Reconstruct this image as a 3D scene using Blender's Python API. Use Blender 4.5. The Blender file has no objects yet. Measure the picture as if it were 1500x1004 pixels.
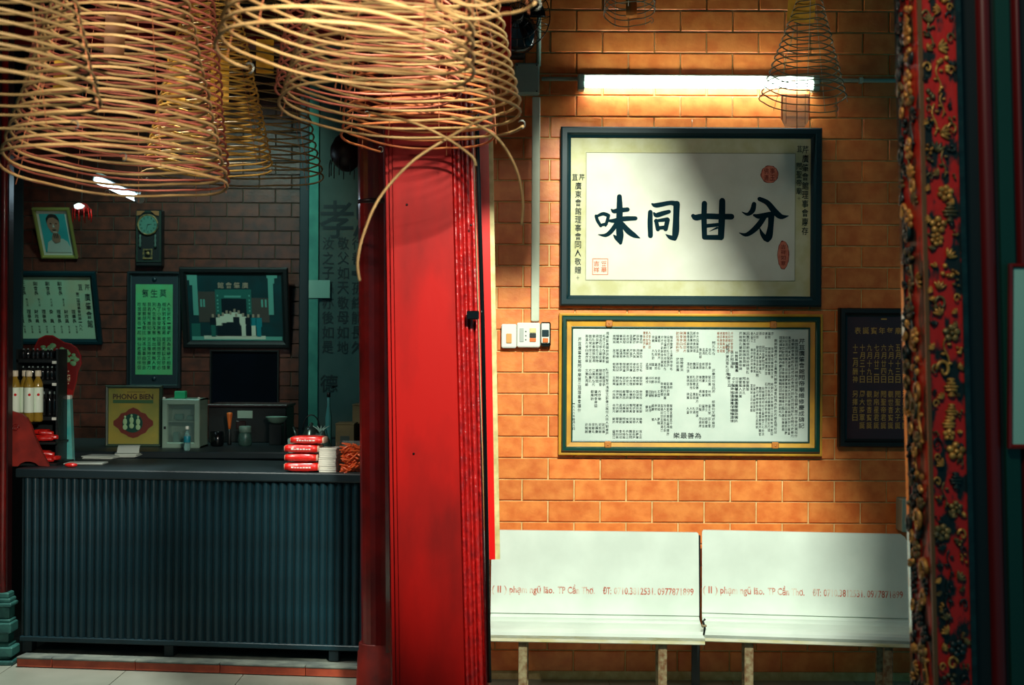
import bpy, math, random
from math import sin, cos, pi, radians
from mathutils import Vector, Matrix
random.seed(7)
C = bpy.context.scene.collection
# ------------------------------------------------------------------ camera, world, lights, exposure
F = 1900.0; H = 1.65; S = 0.0052
cam = bpy.data.cameras.new('camera'); camo = bpy.data.objects.new('camera', cam); C.objects.link(camo)
cam.sensor_width = 36; cam.lens = F / 1500 * 36; cam.clip_start = .05; cam.clip_end = 60
camo.matrix_world = Matrix.Translation((0, 0, H)) @ Matrix.Rotation(pi/2, 4, 'X') @ Matrix.Rotation(S, 4, 'Z')
cam.dof.use_dof = True; cam.dof.focus_distance = 6.2; cam.dof.aperture_fstop = 4.0
bpy.context.scene.camera = camo
sc = bpy.context.scene
w = bpy.data.worlds.new('dim teal courtyard light'); sc.world = w; w.use_nodes = True
w.node_tree.nodes['Background'].inputs[0].default_value = (.03, .36, .46, 1)
w.node_tree.nodes['Background'].inputs[1].default_value = .30
sc.view_settings.view_transform = 'Standard'; sc.view_settings.look = 'None'
sc.view_settings.gamma = 1; sc.view_settings.use_curve_mapping = False
sc.view_settings.exposure = 0.0
def area(name, loc, rot, sx, sy, watts, col):
    l = bpy.data.lights.new(name, 'AREA'); l.shape = 'RECTANGLE'; l.size = sx; l.size_y = sy; l.energy = watts; l.color = col
    o = bpy.data.objects.new(name, l); C.objects.link(o); o.location = loc; o.rotation_euler = rot; return o
def look(loc, at):
    return (Vector(loc) - Vector(at)).to_track_quat('Z', 'Y').to_euler()
def spot(name, loc, at, ang, blend, rad, watts, col):
    l = bpy.data.lights.new(name, 'SPOT'); l.spot_size = radians(ang); l.spot_blend = blend; l.shadow_soft_size = rad; l.energy = watts; l.color = col
    o = bpy.data.objects.new(name, l); C.objects.link(o); o.location = loc; o.rotation_euler = look(loc, at); return o
L1 = (.66, 2.0, 3.9)
spot('hall_spot_lamp', L1, (.5, 6.35, 1.72), 49, .45, .09, 1400, (.93, 1.0, .84))
L2 = (.6, .6, 2.7)
spot('coil_fill_light', L2, (-1.58, 3.6, 3.0), 54, .3, .15, 860, (1.0, .93, .78))  # added unseen spot that brightens the coils
spot('step_fill_light', (-1.75, 5.75, 4.2), (-1.75, 5.85, 0), 40, .6, .1, 950, (.94, 1.0, .9))  # added downlight to lift the floor and red step, no visible source
L3 = (-2.1, 7.7, 3.9)
spot('shop_fill_light', L3, (-2.2, 9.9, 1.1), 80, .7, .12, 190, (.6, 1.0, .86))  # unseen fill put in for the shop's rear wall and pictures
spot('counter_fill_light', (-2.6, 4.2, 3.7), (-.85, 6.6, 1.25), 34, .6, .08, 240, (1.0, .96, .86))  # added fill for the sticks, round post and right counter end
L4 = (.1, 1.2, 3.6)
area('post_fill_light', L4, look(L4, (1.0, 3.0, 2.3)), .3, .2, 26, (1.0, .9, .7))  # weak unseen fill added for the carved post

# ------------------------------------------------------------------ helpers
def lin(c):
    c = c / 255.0
    return c / 12.92 if c <= .04045 else ((c + .055) / 1.055) ** 2.4
def rgb(t): return (lin(t[0]), lin(t[1]), lin(t[2]), 1)
MATS = {}
def mat(name, col, rough=.6, metal=0, col2=None, scale=8, bump=0, bscale=40, spec=.5, emit=0, rnd=0, trans=0, coat=0, stretch=None, lo=.35, hi=.65, alpha=1):
    if name in MATS: return MATS[name]
    m = bpy.data.materials.new(name); m.use_nodes = True; MATS[name] = m
    nt = m.node_tree; N = nt.nodes; K = nt.links; b = N['Principled BSDF']
    b.inputs['Base Color'].default_value = rgb(col); b.inputs['Roughness'].default_value = rough
    b.inputs['Metallic'].default_value = metal; b.inputs['Specular IOR Level'].default_value = spec
    b.inputs['Coat Weight'].default_value = coat; b.inputs['Transmission Weight'].default_value = trans
    b.inputs['Coat Roughness'].default_value = .08; b.inputs['Alpha'].default_value = alpha
    if emit:
        b.inputs['Emission Color'].default_value = rgb(col); b.inputs['Emission Strength'].default_value = emit
    tc = N.new('ShaderNodeTexCoord'); mp = N.new('ShaderNodeMapping'); K.new(tc.outputs['Object'], mp.inputs[0])
    if stretch: mp.inputs['Scale'].default_value = stretch
    src = None
    if col2:
        nz = N.new('ShaderNodeTexNoise'); nz.inputs['Scale'].default_value = scale; nz.inputs['Detail'].default_value = 6
        K.new(mp.outputs[0], nz.inputs['Vector'])
        r = N.new('ShaderNodeValToRGB'); r.color_ramp.elements[0].color = rgb(col); r.color_ramp.elements[1].color = rgb(col2)
        r.color_ramp.elements[0].position = lo; r.color_ramp.elements[1].position = hi
        K.new(nz.outputs['Fac'], r.inputs[0]); src = r.outputs[0]
        if rnd:
            oi = N.new('ShaderNodeObjectInfo'); ad = N.new('ShaderNodeVectorMath'); ad.operation = 'SCALE'
            cb = N.new('ShaderNodeCombineXYZ'); K.new(oi.outputs['Random'], cb.inputs[0]); K.new(oi.outputs['Random'], cb.inputs[2])
            K.new(cb.outputs[0], ad.inputs[0]); ad.inputs['Scale'].default_value = 37
            a2 = N.new('ShaderNodeVectorMath'); a2.operation = 'ADD'; K.new(mp.outputs[0], a2.inputs[0]); K.new(ad.outputs[0], a2.inputs[1])
            K.new(a2.outputs[0], nz.inputs['Vector'])
    if rnd:
        oi = N.new('ShaderNodeObjectInfo'); mr = N.new('ShaderNodeMapRange'); K.new(oi.outputs['Random'], mr.inputs[0])
        mr.inputs[3].default_value = 1 - rnd; mr.inputs[4].default_value = 1 + rnd
        hs = N.new('ShaderNodeHueSaturation'); K.new(mr.outputs[0], hs.inputs['Value'])
        if src: K.new(src, hs.inputs['Color'])
        else: hs.inputs['Color'].default_value = rgb(col)
        src = hs.outputs[0]
    if src: K.new(src, b.inputs['Base Color'])
    if bump:
        nz2 = N.new('ShaderNodeTexNoise'); nz2.inputs['Scale'].default_value = bscale; nz2.inputs['Detail'].default_value = 4
        K.new(mp.outputs[0], nz2.inputs['Vector'])
        bp = N.new('ShaderNodeBump'); bp.inputs['Strength'].default_value = bump; bp.inputs['Distance'].default_value = .01
        K.new(nz2.outputs['Fac'], bp.inputs['Height']); K.new(bp.outputs[0], b.inputs['Normal'])
    return m

def W(px, py, d):
    u, v = px - 750, py - 502
    u, v = u + v*S, v - u*S
    return Vector((u*d/F, d, H - v*d/F))
def G(px, py, z=0.0):
    u, v = px - 750, py - 502
    u, v = u + v*S, v - u*S
    d = (H - z)*F/v
    return Vector((u*d/F, d, z))

class MB:
    def __init__(s): s.v = []; s.f = []; s.m = []; s.sm = []
    def add(s, vs, fs, mi=0, smooth=False):
        n = len(s.v); s.v += [tuple(p) for p in vs]; s.f += [tuple(i + n for i in f) for f in fs]
        s.m += [mi]*len(fs); s.sm += [smooth]*len(fs); return s
    def box(s, x0, x1, y0, y1, z0, z1, mi=0, bv=0, M=None):
        if bv:
            b = min(bv, (x1-x0)*.45, (y1-y0)*.45, (z1-z0)*.45)
            xs = [x0, x0+b, x1-b, x1]; ys = [y0, y0+b, y1-b, y1]
            def ring(a, z): # octagon
                xa0, xa1, ya0, ya1 = x0+a, x1-a, y0+a, y1-a; c = b - a if a < b else 0; c = max(c, b*.0)
                c = b if a == 0 else b
                return [(xa0+c-a*0, ya0, z), (xa1-c, ya0, z), (xa1, ya0+c, z), (xa1, ya1-c, z), (xa1-c, ya1, z), (xa0+c, ya1, z), (xa0, ya1-c, z), (xa0, ya0+c, z)]
            def ring2(a, c, z):
                xa0, xa1, ya0, ya1 = x0+a, x1-a, y0+a, y1-a
                return [(xa0+c, ya0, z), (xa1-c, ya0, z), (xa1, ya0+c, z), (xa1, ya1-c, z), (xa1-c, ya1, z), (xa0+c, ya1, z), (xa0, ya1-c, z), (xa0, ya0+c, z)]
            vs = ring2(b*.7, b*.5, z0) + ring2(0, b*.6, z0+b) + ring2(0, b*.6, z1-b) + ring2(b*.7, b*.5, z1)
            fs = [tuple(range(7, -1, -1)), tuple(range(24, 32))]
            for r in range(3):
                for i in range(8): fs.append((r*8+i, r*8+(i+1) % 8, (r+1)*8+(i+1) % 8, (r+1)*8+i))
        else:
            vs = [(x0,y0,z0),(x1,y0,z0),(x1,y1,z0),(x0,y1,z0),(x0,y0,z1),(x1,y0,z1),(x1,y1,z1),(x0,y1,z1)]
            fs = [(3,2,1,0),(4,5,6,7),(0,1,5,4),(1,2,6,5),(2,3,7,6),(3,0,4,7)]
        if M: vs = [M @ Vector(p) for p in vs]
        return s.add(vs, fs, mi)
    def tube(s, pts, r, n=6, mi=0, cap=True, smooth=True):
        pts = [Vector(p) for p in pts]; k = len(pts); vs = []; ref = None
        for i, p in enumerate(pts):
            t = (pts[min(i+1, k-1)] - pts[max(i-1, 0)])
            t = t.normalized() if t.length > 1e-9 else Vector((0,0,1))
            if ref is None: ref = Vector((0,0,1)) if abs(t.z) < .9 else Vector((1,0,0))
            a = t.cross(ref)
            if a.length < 1e-5: ref = Vector((1,0,0)) if abs(t.x) < .9 else Vector((0,1,0)); a = t.cross(ref)
            a.normalize(); b = a.cross(t); ref = b
            rr = r[i] if isinstance(r, (list, tuple)) else r
            for j in range(n):
                q = 2*pi*j/n; vs.append(p + a*(rr*cos(q)) + b*(rr*sin(q)))
        fs = []
        for i in range(k-1):
            for j in range(n): fs.append((i*n+j, (i+1)*n+j, (i+1)*n+(j+1) % n, i*n+(j+1) % n))
        s.add(vs, fs, mi, smooth)
        if cap:
            m0 = len(s.v) - len(vs)
            s.f += [tuple(m0+j for j in range(n)), tuple(m0+(k-1)*n+j for j in range(n-1, -1, -1))]; s.m += [mi]*2; s.sm += [False]*2
        return s
    def lathe(s, prof, n=16, c=(0,0,0), mi=0, axis='Z', smooth=True):
        vs = []; fs = []
        for r, z in prof:
            for j in range(n):
                q = 2*pi*j/n; a, b = r*cos(q), r*sin(q)
                p = (a, b, z) if axis == 'Z' else ((a, z, b) if axis == 'Y' else (z, a, b))
                vs.append((p[0]+c[0], p[1]+c[1], p[2]+c[2]))
        for i in range(len(prof)-1):
            for j in range(n): fs.append((i*n+j, i*n+(j+1) % n, (i+1)*n+(j+1) % n, (i+1)*n+j))
        s.add(vs, fs, mi, smooth)
        m0 = len(s.v) - len(vs); k = len(prof)
        s.f += [tuple(m0+j for j in range(n-1, -1, -1)), tuple(m0+(k-1)*n+j for j in range(n))]; s.m += [mi]*2; s.sm += [False]*2
        return s
    def ell(s, c, r, mi=0, nu=10, nv=6, M=None):
        vs = [(0,0,-1)]; fs = []
        for i in range(1, nv):
            a = -pi/2 + pi*i/nv
            for j in range(nu): q = 2*pi*j/nu; vs.append((cos(a)*cos(q), cos(a)*sin(q), sin(a)))
        vs.append((0,0,1)); L = len(vs)-1
        for j in range(nu): fs.append((0, 1+(j+1) % nu, 1+j)); fs.append((L, L-nu+j, L-nu+(j+1) % nu))
        for i in range(nv-2):
            for j in range(nu): a = 1+i*nu; fs.append((a+j, a+(j+1) % nu, a+nu+(j+1) % nu, a+nu+j))
        P = [Vector((v[0]*r[0], v[1]*r[1], v[2]*r[2])) for v in vs]
        if M: P = [M @ p for p in P]
        return s.add([p + Vector(c) for p in P], fs, mi, True)
    def prism(s, poly, y0, y1, mi=0):      # poly in xz, extruded along y; any order
        n = len(poly)
        ar = sum(poly[i][0]*poly[(i+1) % n][1] - poly[(i+1) % n][0]*poly[i][1] for i in range(n))
        if ar < 0: poly = poly[::-1]
        vs = [(x, y0, z) for x, z in poly] + [(x, y1, z) for x, z in poly]
        fs = [tuple(range(n)), tuple(range(2*n-1, n-1, -1))] + [(i, i+n, (i+1) % n+n, (i+1) % n) for i in range(n)]
        return s.add(vs, fs, mi)
    def rectframe(s, x0, x1, z0, z1, prof, mi=0):   # prof: (inset, y) swept round a rectangle with mitred corners
        cs = lambda i: [(x0+i, z0+i), (x1-i, z0+i), (x1-i, z1-i), (x0+i, z1-i)]
        vs = []; k = len(prof)
        for i, y in prof: vs += [(x, y, z) for x, z in cs(i)]
        fs = []
        for i in range(k-1):
            for j in range(4): fs.append((i*4+j, i*4+(j+1) % 4, (i+1)*4+(j+1) % 4, (i+1)*4+j))
        return s.add(vs, fs, mi)
    def stroke(s, pts, y, mi=0, sub=5):      # pts (x, z, width): a brush stroke lying in the xz plane at depth y
        P = []
        k = len(pts)
        for i in range(k-1):
            p0, p1, p2, p3 = pts[max(i-1,0)], pts[i], pts[i+1], pts[min(i+2,k-1)]
            for j in range(sub + (i == k-2)):
                t = j/sub
                P.append(tuple(.5*((2*b) + (-a+c)*t + (2*a-5*b+4*c-d)*t*t + (-a+3*b-3*c+d)*t**3) for a, b, c, d in zip(p0, p1, p2, p3)))
        vs = []; n = len(P); Lf = []; Rt = []
        for i, (x, z, wd) in enumerate(P):
            a = P[max(i-1,0)]; b = P[min(i+1,n-1)]; dx, dz = b[0]-a[0], b[1]-a[1]; l = math.hypot(dx, dz) or 1
            nx, nz = -dz/l, dx/l; h = max(wd, 1e-5)/2
            Lf.append((x+nx*h, z+nz*h)); Rt.append((x-nx*h, z-nz*h))
        def cap(p, q, sgn):
            cx, cz = (p[0]+q[0])/2, (p[1]+q[1])/2; ax, az = p[0]-cx, p[1]-cz
            return [(cx+ax*cos(t)-sgn*az*sin(t), cz+az*cos(t)+sgn*ax*sin(t)) for t in (pi*.2, pi*.4, pi*.6, pi*.8)]
        for i in range(n-1):
            q = [Lf[i], Rt[i], Rt[i+1], Lf[i+1]]; s.add([(x, y, z) for x, z in q], [(0,1,2,3)], mi)
        for c in ([Lf[0]]+cap(Lf[0], Rt[0], 1)+[Rt[0]], [Rt[-1]]+cap(Rt[-1], Lf[-1], 1)+[Lf[-1]]):
            s.add([(x, y, z) for x, z in c], [tuple(range(len(c)))], mi)
        return s
    def quad(s, x0, x1, z0, z1, y, mi=0):
        return s.add([(x0,y,z0),(x1,y,z0),(x1,y,z1),(x0,y,z1)], [(0,1,2,3)], mi)
    def mesh(s, name, mats):
        me = bpy.data.meshes.new(name); me.from_pydata(s.v, [], s.f); me.update()
        for m in (mats if isinstance(mats, (list, tuple)) else [mats]): me.materials.append(m)
        me.polygons.foreach_set('material_index', s.m); me.polygons.foreach_set('use_smooth', s.sm)
        return me
    def build(s, name, mats, parent=None):
        return link(s.mesh(name, mats), name, parent)
def link(me, name, parent=None, loc=None):
    o = bpy.data.objects.new(name, me); C.objects.link(o)
    if parent: o.parent = parent
    if loc is not None: o.location = loc
    return o
def tag(o, label, cat, group=None):
    o['label'] = label; o['category'] = cat
    if group: o['group'] = group
    return o
def thing(name, label, cat, loc=(0,0,0), rot=(0,0,0), group=None):
    o = bpy.data.objects.new(name, None); C.objects.link(o); o.location = loc; o.rotation_euler = rot; o.empty_display_size = .05
    return tag(o, label, cat, group)
def struct(o): o['kind'] = 'structure'; return o
def dup(root, loc, label=None, group=None, rot=None):
    def cp(o, par):
        c = o.copy(); C.objects.link(c); c.parent = par
        for ch in [x for x in bpy.data.objects if x.parent == o]: cp(ch, c)
        return c
    r = cp(root, None); r.location = loc
    if rot: r.rotation_euler = rot
    if label: r['label'] = label
    if group: r['group'] = group
    return r
GL = {}
def glyph(ch, bold=0):
    k = (ch, bold)
    if k not in GL:
        c = bpy.data.curves.new('g', 'FONT'); c.body = ch; c.resolution_u = 1; c.offset = bold
        o = bpy.data.objects.new('g', c); C.objects.link(o)
        dg = bpy.context.evaluated_depsgraph_get(); dg.update(); me = bpy.data.meshes.new_from_object(o.evaluated_get(dg))
        vs = [tuple(v.co) for v in me.vertices]; fs = [tuple(p.vertices) for p in me.polygons]
        if vs:
            x0 = min(v[0] for v in vs); x1 = max(v[0] for v in vs); z0 = min(v[1] for v in vs); z1 = max(v[1] for v in vs)
        else: x0 = x1 = z0 = z1 = 0
        GL[k] = (vs, fs, x0, x1, z0, z1)
        bpy.data.objects.remove(o); bpy.data.curves.remove(c); bpy.data.meshes.remove(me)
    return GL[k]
def put(mb, ch, cx, cz, wd, ht, y, mi=0, bold=0.02):
    bold = min(bold, .011)   # one character stretched to a cell centred on cx, cz
    vs, fs, x0, x1, z0, z1 = glyph(ch, bold)
    if not vs: return
    sx = wd/max(x1-x0, .3); sz = ht/max(z1-z0, .3)
    mx, mz = (x0+x1)/2, (z0+z1)/2
    fs2 = [f for f in fs]
    mb.add([(cx+(v[0]-mx)*sx, y, cz+(v[1]-mz)*sz) for v in vs], fs2, mi)
def column(mb, txt, cx, z0, z1, wd, y, mi=0, bold=.02, n=None):
    n = n or len(txt); st = (z0-z1)/n
    for i, ch in enumerate(txt):
        if ch not in ' 　': put(mb, ch, cx, z0-(i+.5)*st, wd, st*.86, y, mi, bold)
def line(mb, txt, x0, x1, cz, ht, y, mi=0, bold=0.01, gap=None):
    """a line of roman lettering squeezed to run from x0 to x1"""
    c = bpy.data.curves.new('g', 'FONT'); c.body = txt; c.resolution_u = 2; c.offset = bold
    o = bpy.data.objects.new('g', c); C.objects.link(o)
    dg = bpy.context.evaluated_depsgraph_get(); dg.update(); me = bpy.data.meshes.new_from_object(o.evaluated_get(dg))
    vs = [tuple(v.co) for v in me.vertices]; a = min(v[0] for v in vs); b = max(v[0] for v in vs)
    sx = (x1-x0)/(b-a); sz = ht/.72
    mb.add([(x0+(v[0]-a)*sx, y, cz-ht/2+v[1]*sz) for v in vs], [tuple(p.vertices) for p in me.polygons], mi)
    bpy.data.objects.remove(o); bpy.data.curves.remove(c); bpy.data.meshes.remove(me)

# ------------------------------------------------------------------ materials
BRICK = mat('orange glazed brick', (238, 140, 66), .45, col2=(216, 108, 44), scale=14, rnd=.10, bump=.12, bscale=60, spec=.45)
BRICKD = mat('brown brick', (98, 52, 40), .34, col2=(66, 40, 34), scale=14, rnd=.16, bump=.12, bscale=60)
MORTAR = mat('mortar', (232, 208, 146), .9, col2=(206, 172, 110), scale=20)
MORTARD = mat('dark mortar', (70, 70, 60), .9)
PLASTER = mat('dark plaster', (46, 60, 58), .9, col2=(34, 46, 46), scale=3)
TILE = mat('grey floor tile', (150, 152, 140), .35, col2=(130, 134, 122), scale=3, rnd=.04)
GROUT = mat('grout', (120, 122, 110), .9)
REDTILE = mat('red step tile', (196, 84, 54), .5, col2=(160, 62, 42), scale=10, rnd=.08)
CEMENT = mat('cement', (120, 126, 116), .8, col2=(84, 92, 88), scale=12)
RED = mat('red lacquer', (174, 13, 8), .5, col2=(116, 11, 9), scale=5, lo=.40, hi=.74, bump=.06, bscale=22, spec=.2, coat=.03, stretch=(1, 1, .35))
REDW = mat('chipped red lacquer', (186, 20, 18), .35, col2=(150, 26, 30), scale=30, lo=.45, hi=.7, bump=1, bscale=45, coat=1, stretch=(1, 1, .7))
REDD = mat('dark red lacquer', (128, 18, 16), .3, col2=(92, 14, 14), scale=8, coat=.3)
REDB = mat('bright red board', (226, 16, 12), .35, coat=.3)
BROWNRED = mat('brown red wood', (160, 40, 28), .5, col2=(104, 26, 20), scale=9)
BLACKRED = mat('blackened red lacquer', (40, 10, 12), .4)
BLACK = mat('near black wood', (14, 22, 24), .45)
BLACKG = mat('black gloss', (10, 14, 16), .15)
TEAL = mat('dark teal painted metal', (10, 46, 56), .42, col2=(8, 36, 44), scale=6, metal=.0)
TEALD = mat('dark teal timber', (9, 28, 34), .5)  # one even dark teal base colour
FRAMEB = mat('blue black lacquer frame', (5, 42, 50), .45, spec=.25)
CREAM = mat('cream paint', (226, 214, 150), .5, col2=(190, 176, 116), scale=20)
PAPER = mat('pale scroll paper', (226, 226, 212), .8, col2=(214, 214, 198), scale=6)
SILK = mat('pale yellow silk mount', (214, 212, 176), .8, col2=(200, 196, 146), scale=14)
INK = mat('blue black ink', (3, 36, 46), .8, spec=.1)
INKB = mat('black ink', (16, 34, 34), .8)
INKR = mat('rust brown ink', (150, 84, 52), .8)
SEAL = mat('red seal ink', (222, 134, 108), .8, col2=(204, 104, 80), scale=60)
SEALD = mat('dark red seal ink', (120, 34, 26), .8)
STONE = mat('white engraved stone', (214, 224, 214), .45, col2=(196, 210, 200), scale=5)
YELLOWP = mat('yellow ochre paint', (226, 166, 44), .5, col2=(200, 140, 50), scale=10)
GREENP = mat('dark green gloss paint', (8, 62, 52), .3, coat=.4)
WOODC = mat('amber wood clip', (196, 120, 50), .4)
WHITEB = mat('white bench paint', (222, 232, 222), .35, col2=(206, 216, 206), scale=4, coat=.2)
BENCHE = mat('yellowed white paint edge', (206, 196, 140), .5, col2=(226, 226, 206), scale=10, stretch=(1, 1, 6))
TXTR = mat('worn red stencil', (186, 100, 80), .8, col2=(214, 208, 192), scale=22, lo=.42, hi=.6)
RUST = mat('rusty leg paint', (150, 138, 104), .6, col2=(110, 74, 44), scale=40, bump=.3)
GREYP = mat('grey pvc', (206, 212, 190), .5, col2=(190, 198, 176), scale=9)
TEALG = mat('grey green painted box', (150, 176, 160), .5)
WHITEP = mat('white plastic', (226, 230, 220), .35)
GREYPL = mat('grey plastic', (180, 186, 180), .4)
ORANGEP = mat('orange plastic', (226, 112, 44), .4)
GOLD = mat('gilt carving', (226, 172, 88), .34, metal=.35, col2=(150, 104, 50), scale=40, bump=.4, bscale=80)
GOLDD = mat('dull and shaded gilt carving', (150, 124, 72), .4, metal=.4, col2=(50, 66, 58), scale=40, bump=.4, bscale=80)  # darker gilt, also given to ornaments where the lamplight falls off
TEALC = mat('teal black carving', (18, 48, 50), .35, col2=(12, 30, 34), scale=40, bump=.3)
REDC = mat('red carving ground', (190, 26, 20), .45, col2=(12, 26, 28), scale=26, bump=.3, lo=.5, hi=.56, stretch=(1, 1, .45))
GLASS = mat('clear glass', (120, 150, 144), .04, alpha=.22)
def rodmat(n, c, c2): return mat(n, c, .6, col2=c2, scale=9, bump=.15, bscale=200)
TAN = rodmat('tan incense', (216, 176, 116), (176, 132, 80))
YEL = rodmat('golden incense', (206, 160, 66), (170, 122, 48))
PINK = rodmat('pink incense', (232, 132, 104), (206, 106, 84))
BRN = rodmat('olive brown incense', (140, 112, 66), (104, 82, 48))
ORG = rodmat('orange incense', (212, 124, 68), (186, 90, 50))
GRYI = rodmat('grey green incense', (112, 112, 84), (84, 90, 70))
THREAD = mat('orange thread', (190, 110, 70), .8)
CARD = mat('yellow paper card', (236, 182, 50), .7, col2=(214, 152, 40), scale=20)
CARDB = mat('brown paper card', (120, 76, 44), .7)
WIRE = mat('steel wire', (130, 134, 126), .35, metal=.8)
TUBE = mat('lit fluorescent tube', (236, 255, 246), .5, emit=26)
TUBE2 = mat('lit blue white tube', (205, 240, 255), .5, emit=9)

# ------------------------------------------------------------------ setting
DR = 6.35; DB = 9.9
floor = struct(MB().box(-4.4, 3.6, -1.0, 10.2, -.12, -.006).build('floor', GROUT))
tm = MB().box(-.298, .298, -.298, .298, -.005, 0, bv=0).mesh('tile', TILE)
for i in range(-7, 6):
    for j in range(0, 12):
        x, y = i*.6+.18, .3+j*.6
        if y < 7.0: link(tm, 'tile', floor, (x, y, 0))
struct(MB().box(-4.4, 3.6, -1.0, 10.2, 4.3, 4.4).build('ceiling', PLASTER))

def brick_wall(wall, y, rows, joint, pitch, rh, xa, xb, m, limit=290):
    full = None; k = 0; g = .0035
    def mk(wd):
        b = MB(); h = rh/2-g; a = wd/2-g; c = .003; t = .010
        vs = [(-a,0,-h),(a,0,-h),(a,0,h),(-a,0,h),(-a,-t+c,-h),(a,-t+c,-h),(a,-t+c,h),(-a,-t+c,h),(-a+c,-t,-h+c),(a-c,-t,-h+c),(a-c,-t,h-c),(-a+c,-t,h-c)]
        fs = [(8,9,10,11)]
        for o1, o2 in ((0,4),(4,8)):
            for i in range(4): fs.append((o1+i, o1+(i+1) % 4, o2+(i+1) % 4, o2+i))
        return b.add(vs, fs).mesh('brick', m)
    full = mk(pitch)
    for r, zc in rows:
        off = joint + (pitch/2 if r % 2 else 0)
        n = math.floor((xa-off)/pitch)
        while off+n*pitch < xb:
            a = max(xa, off+n*pitch); b = min(xb, off+(n+1)*pitch); n += 1
            if b-a < .03: continue
            me = full if abs(b-a-pitch) < 1e-6 else mk(b-a)
            link(me, 'brick', wall, ((a+b)/2, y+random.uniform(-.0012, .0012), zc)); k += 1
    return k
# right-hand brick wall behind the benches
pitch = 76.2*DR/F; rh = 31.25*DR/F
wr = struct(MB().box(-.24, 3.5, DR, DR+.14, 0, 4.3).build('wall_right', MORTAR))
z0 = W(900, 15.5, DR).z
rows = [(r, z0-(r+.5)*rh) for r in range(-1, 31) if z0-(r+.5)*rh > rh/2]
nb = brick_wall(wr, DR, rows, W(844.3, 60, DR).x, pitch, rh, -.235, W(1345, 300, DR).x, BRICK)
# the bricks past the carved post, never seen from here
mbb = MB()
for r, zc in rows:
    for k in range(5):
        a = W(1345, 300, DR).x+.004+k*pitch
        mbb.box(a, a+pitch-.007, DR-.01, DR, zc-rh/2+.0035, zc+rh/2-.0035)
o = mbb.build('brick', BRICK, wr); o['kind'] = 'stuff'
# rear wall of the shop
p2 = 47.4*DB/F; r2 = 20.6*DB/F
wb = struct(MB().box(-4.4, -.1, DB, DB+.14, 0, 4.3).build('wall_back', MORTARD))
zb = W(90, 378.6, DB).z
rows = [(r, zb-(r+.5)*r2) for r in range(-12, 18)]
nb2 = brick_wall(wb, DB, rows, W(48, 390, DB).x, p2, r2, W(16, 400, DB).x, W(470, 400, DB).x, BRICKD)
print('bricks', nb, nb2)
mbb = MB()
for r in range(-22, -12):
    zc = zb-(r+.5)*r2
    for k in range(10):
        a = W(16, 400, DB).x+k*p2
        if zc < 4.2: mbb.box(a, a+p2-.007, DB-.01, DB, zc-r2/2+.0035, zc+r2/2-.0035)
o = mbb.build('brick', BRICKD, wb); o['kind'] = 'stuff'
struct(MB().box(-.24, -.1, DR+.14, DB, 0, 4.3).build('wall_inner', PLASTER))
struct(MB().box(-4.4, -4.26, -1, DB, 0, 4.3).build('wall_left', PLASTER))
# raised platform with red tile riser
A = G(24, 978); B = G(528, 994.5)
U = (B-A).normalized(); yaw = math.atan2(U.y, U.x); LEN = (B-A).length
SH = .05
def loc_on(t, back=0, z=0): return A + U*t + Vector((-U.y, U.x, 0))*back + Vector((0, 0, z))
pl = bpy.data.objects.new('trim_1', MB().box(0, LEN+.1, .012, 3.0, 0, SH, bv=0).mesh('trim_1', CEMENT)); C.objects.link(pl); struct(pl)
pl.location = A; pl.rotation_euler = (0, 0, yaw)
tw = 124.0/504*LEN
for k in range(5):
    a = max(0, tw*(k-1)+tw*.43); b = min(LEN+.1, tw*k+tw*.43)
    MB().box(a+.002, b-.002, 0, .013, .004, SH-.006, bv=.002).build('tile', REDTILE, pl)
    MB().box(a+.002, b-.002, -.006, .03, SH-.006, SH+.004, bv=.003).build('tile', CEMENT, pl)
# red beam over the shop opening and added unseen blockers that shade the wall top
tbm = MB(); a = W(-60, 60, 6.9); b = W(720, 60, 6.9)
tbm.box(a.x, -.26, 6.9, 7.05, W(300, 66, 6.9).z, W(300, 14, 6.9).z, bv=.01)
struct(tbm.build('trim_2', REDD))
struct(MB().box(-4.2, .42, 3.9, 4.1, 3.03, 4.3).build('shade_blocker_1', BROWNRED))  # added blocker above the view, keeps the spot off the upper left bricks
struct(MB().box(.42, 1.9, 3.9, 4.1, 3.35, 4.3).build('shade_blocker_2', BROWNRED))  # higher added blocker, shades the bricks above the framed scroll
struct(MB().prism([(.52, 3.74), (1.10, 2.66), (1.62, 2.95), (.95, 4.3), (.52, 4.3)], 3.38, 3.46).build('shade_blocker_3', BROWNRED))  # added out-of-view blocker shaped to cast the diagonal shade

# ------------------------------------------------------------------ big red pillar (square, slightly leaning)
def leaning(name, prof, pxs, d, mats, parent=None, z0=0.0, z1=4.3, seg=6):
    """prof: closed outline, (u across 0..1, v depth in m); pxs = ((py, left, right), (py, left, right)) on plane depth d"""
    (ya, la, ra), (yb, lb, rb) = pxs
    za, zb_ = W(700, ya, d).z, W(700, yb, d).z
    La, Ra, Lb, Rb = W(la, ya, d).x, W(ra, ya, d).x, W(lb, yb, d).x, W(rb, yb, d).x
    mb = MB(); n = len(prof); vs = []; fs = []; mi = []
    for i in range(seg+1):
        z = z0+(z1-z0)*i/seg; t = (z-za)/(zb_-za); L = La+(Lb-La)*t; R = Ra+(Rb-Ra)*t
        for u, v, *_ in prof: vs.append((L+(R-L)*u, d+v, z))
    for i in range(seg):
        for j in range(n): fs.append((i*n+j, i*n+(j+1) % n, (i+1)*n+(j+1) % n, (i+1)*n+j))
    fs += [tuple(range(n-1, -1, -1)), tuple(seg*n+j for j in range(n))]
    mb.add(vs, fs)
    for i in range(seg):
        for j in range(n): mb.m[i*n+j] = prof[j][2] if len(prof[j]) > 2 else 0
    return mb.build(name, mats, parent)
D0 = 5.35
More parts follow.
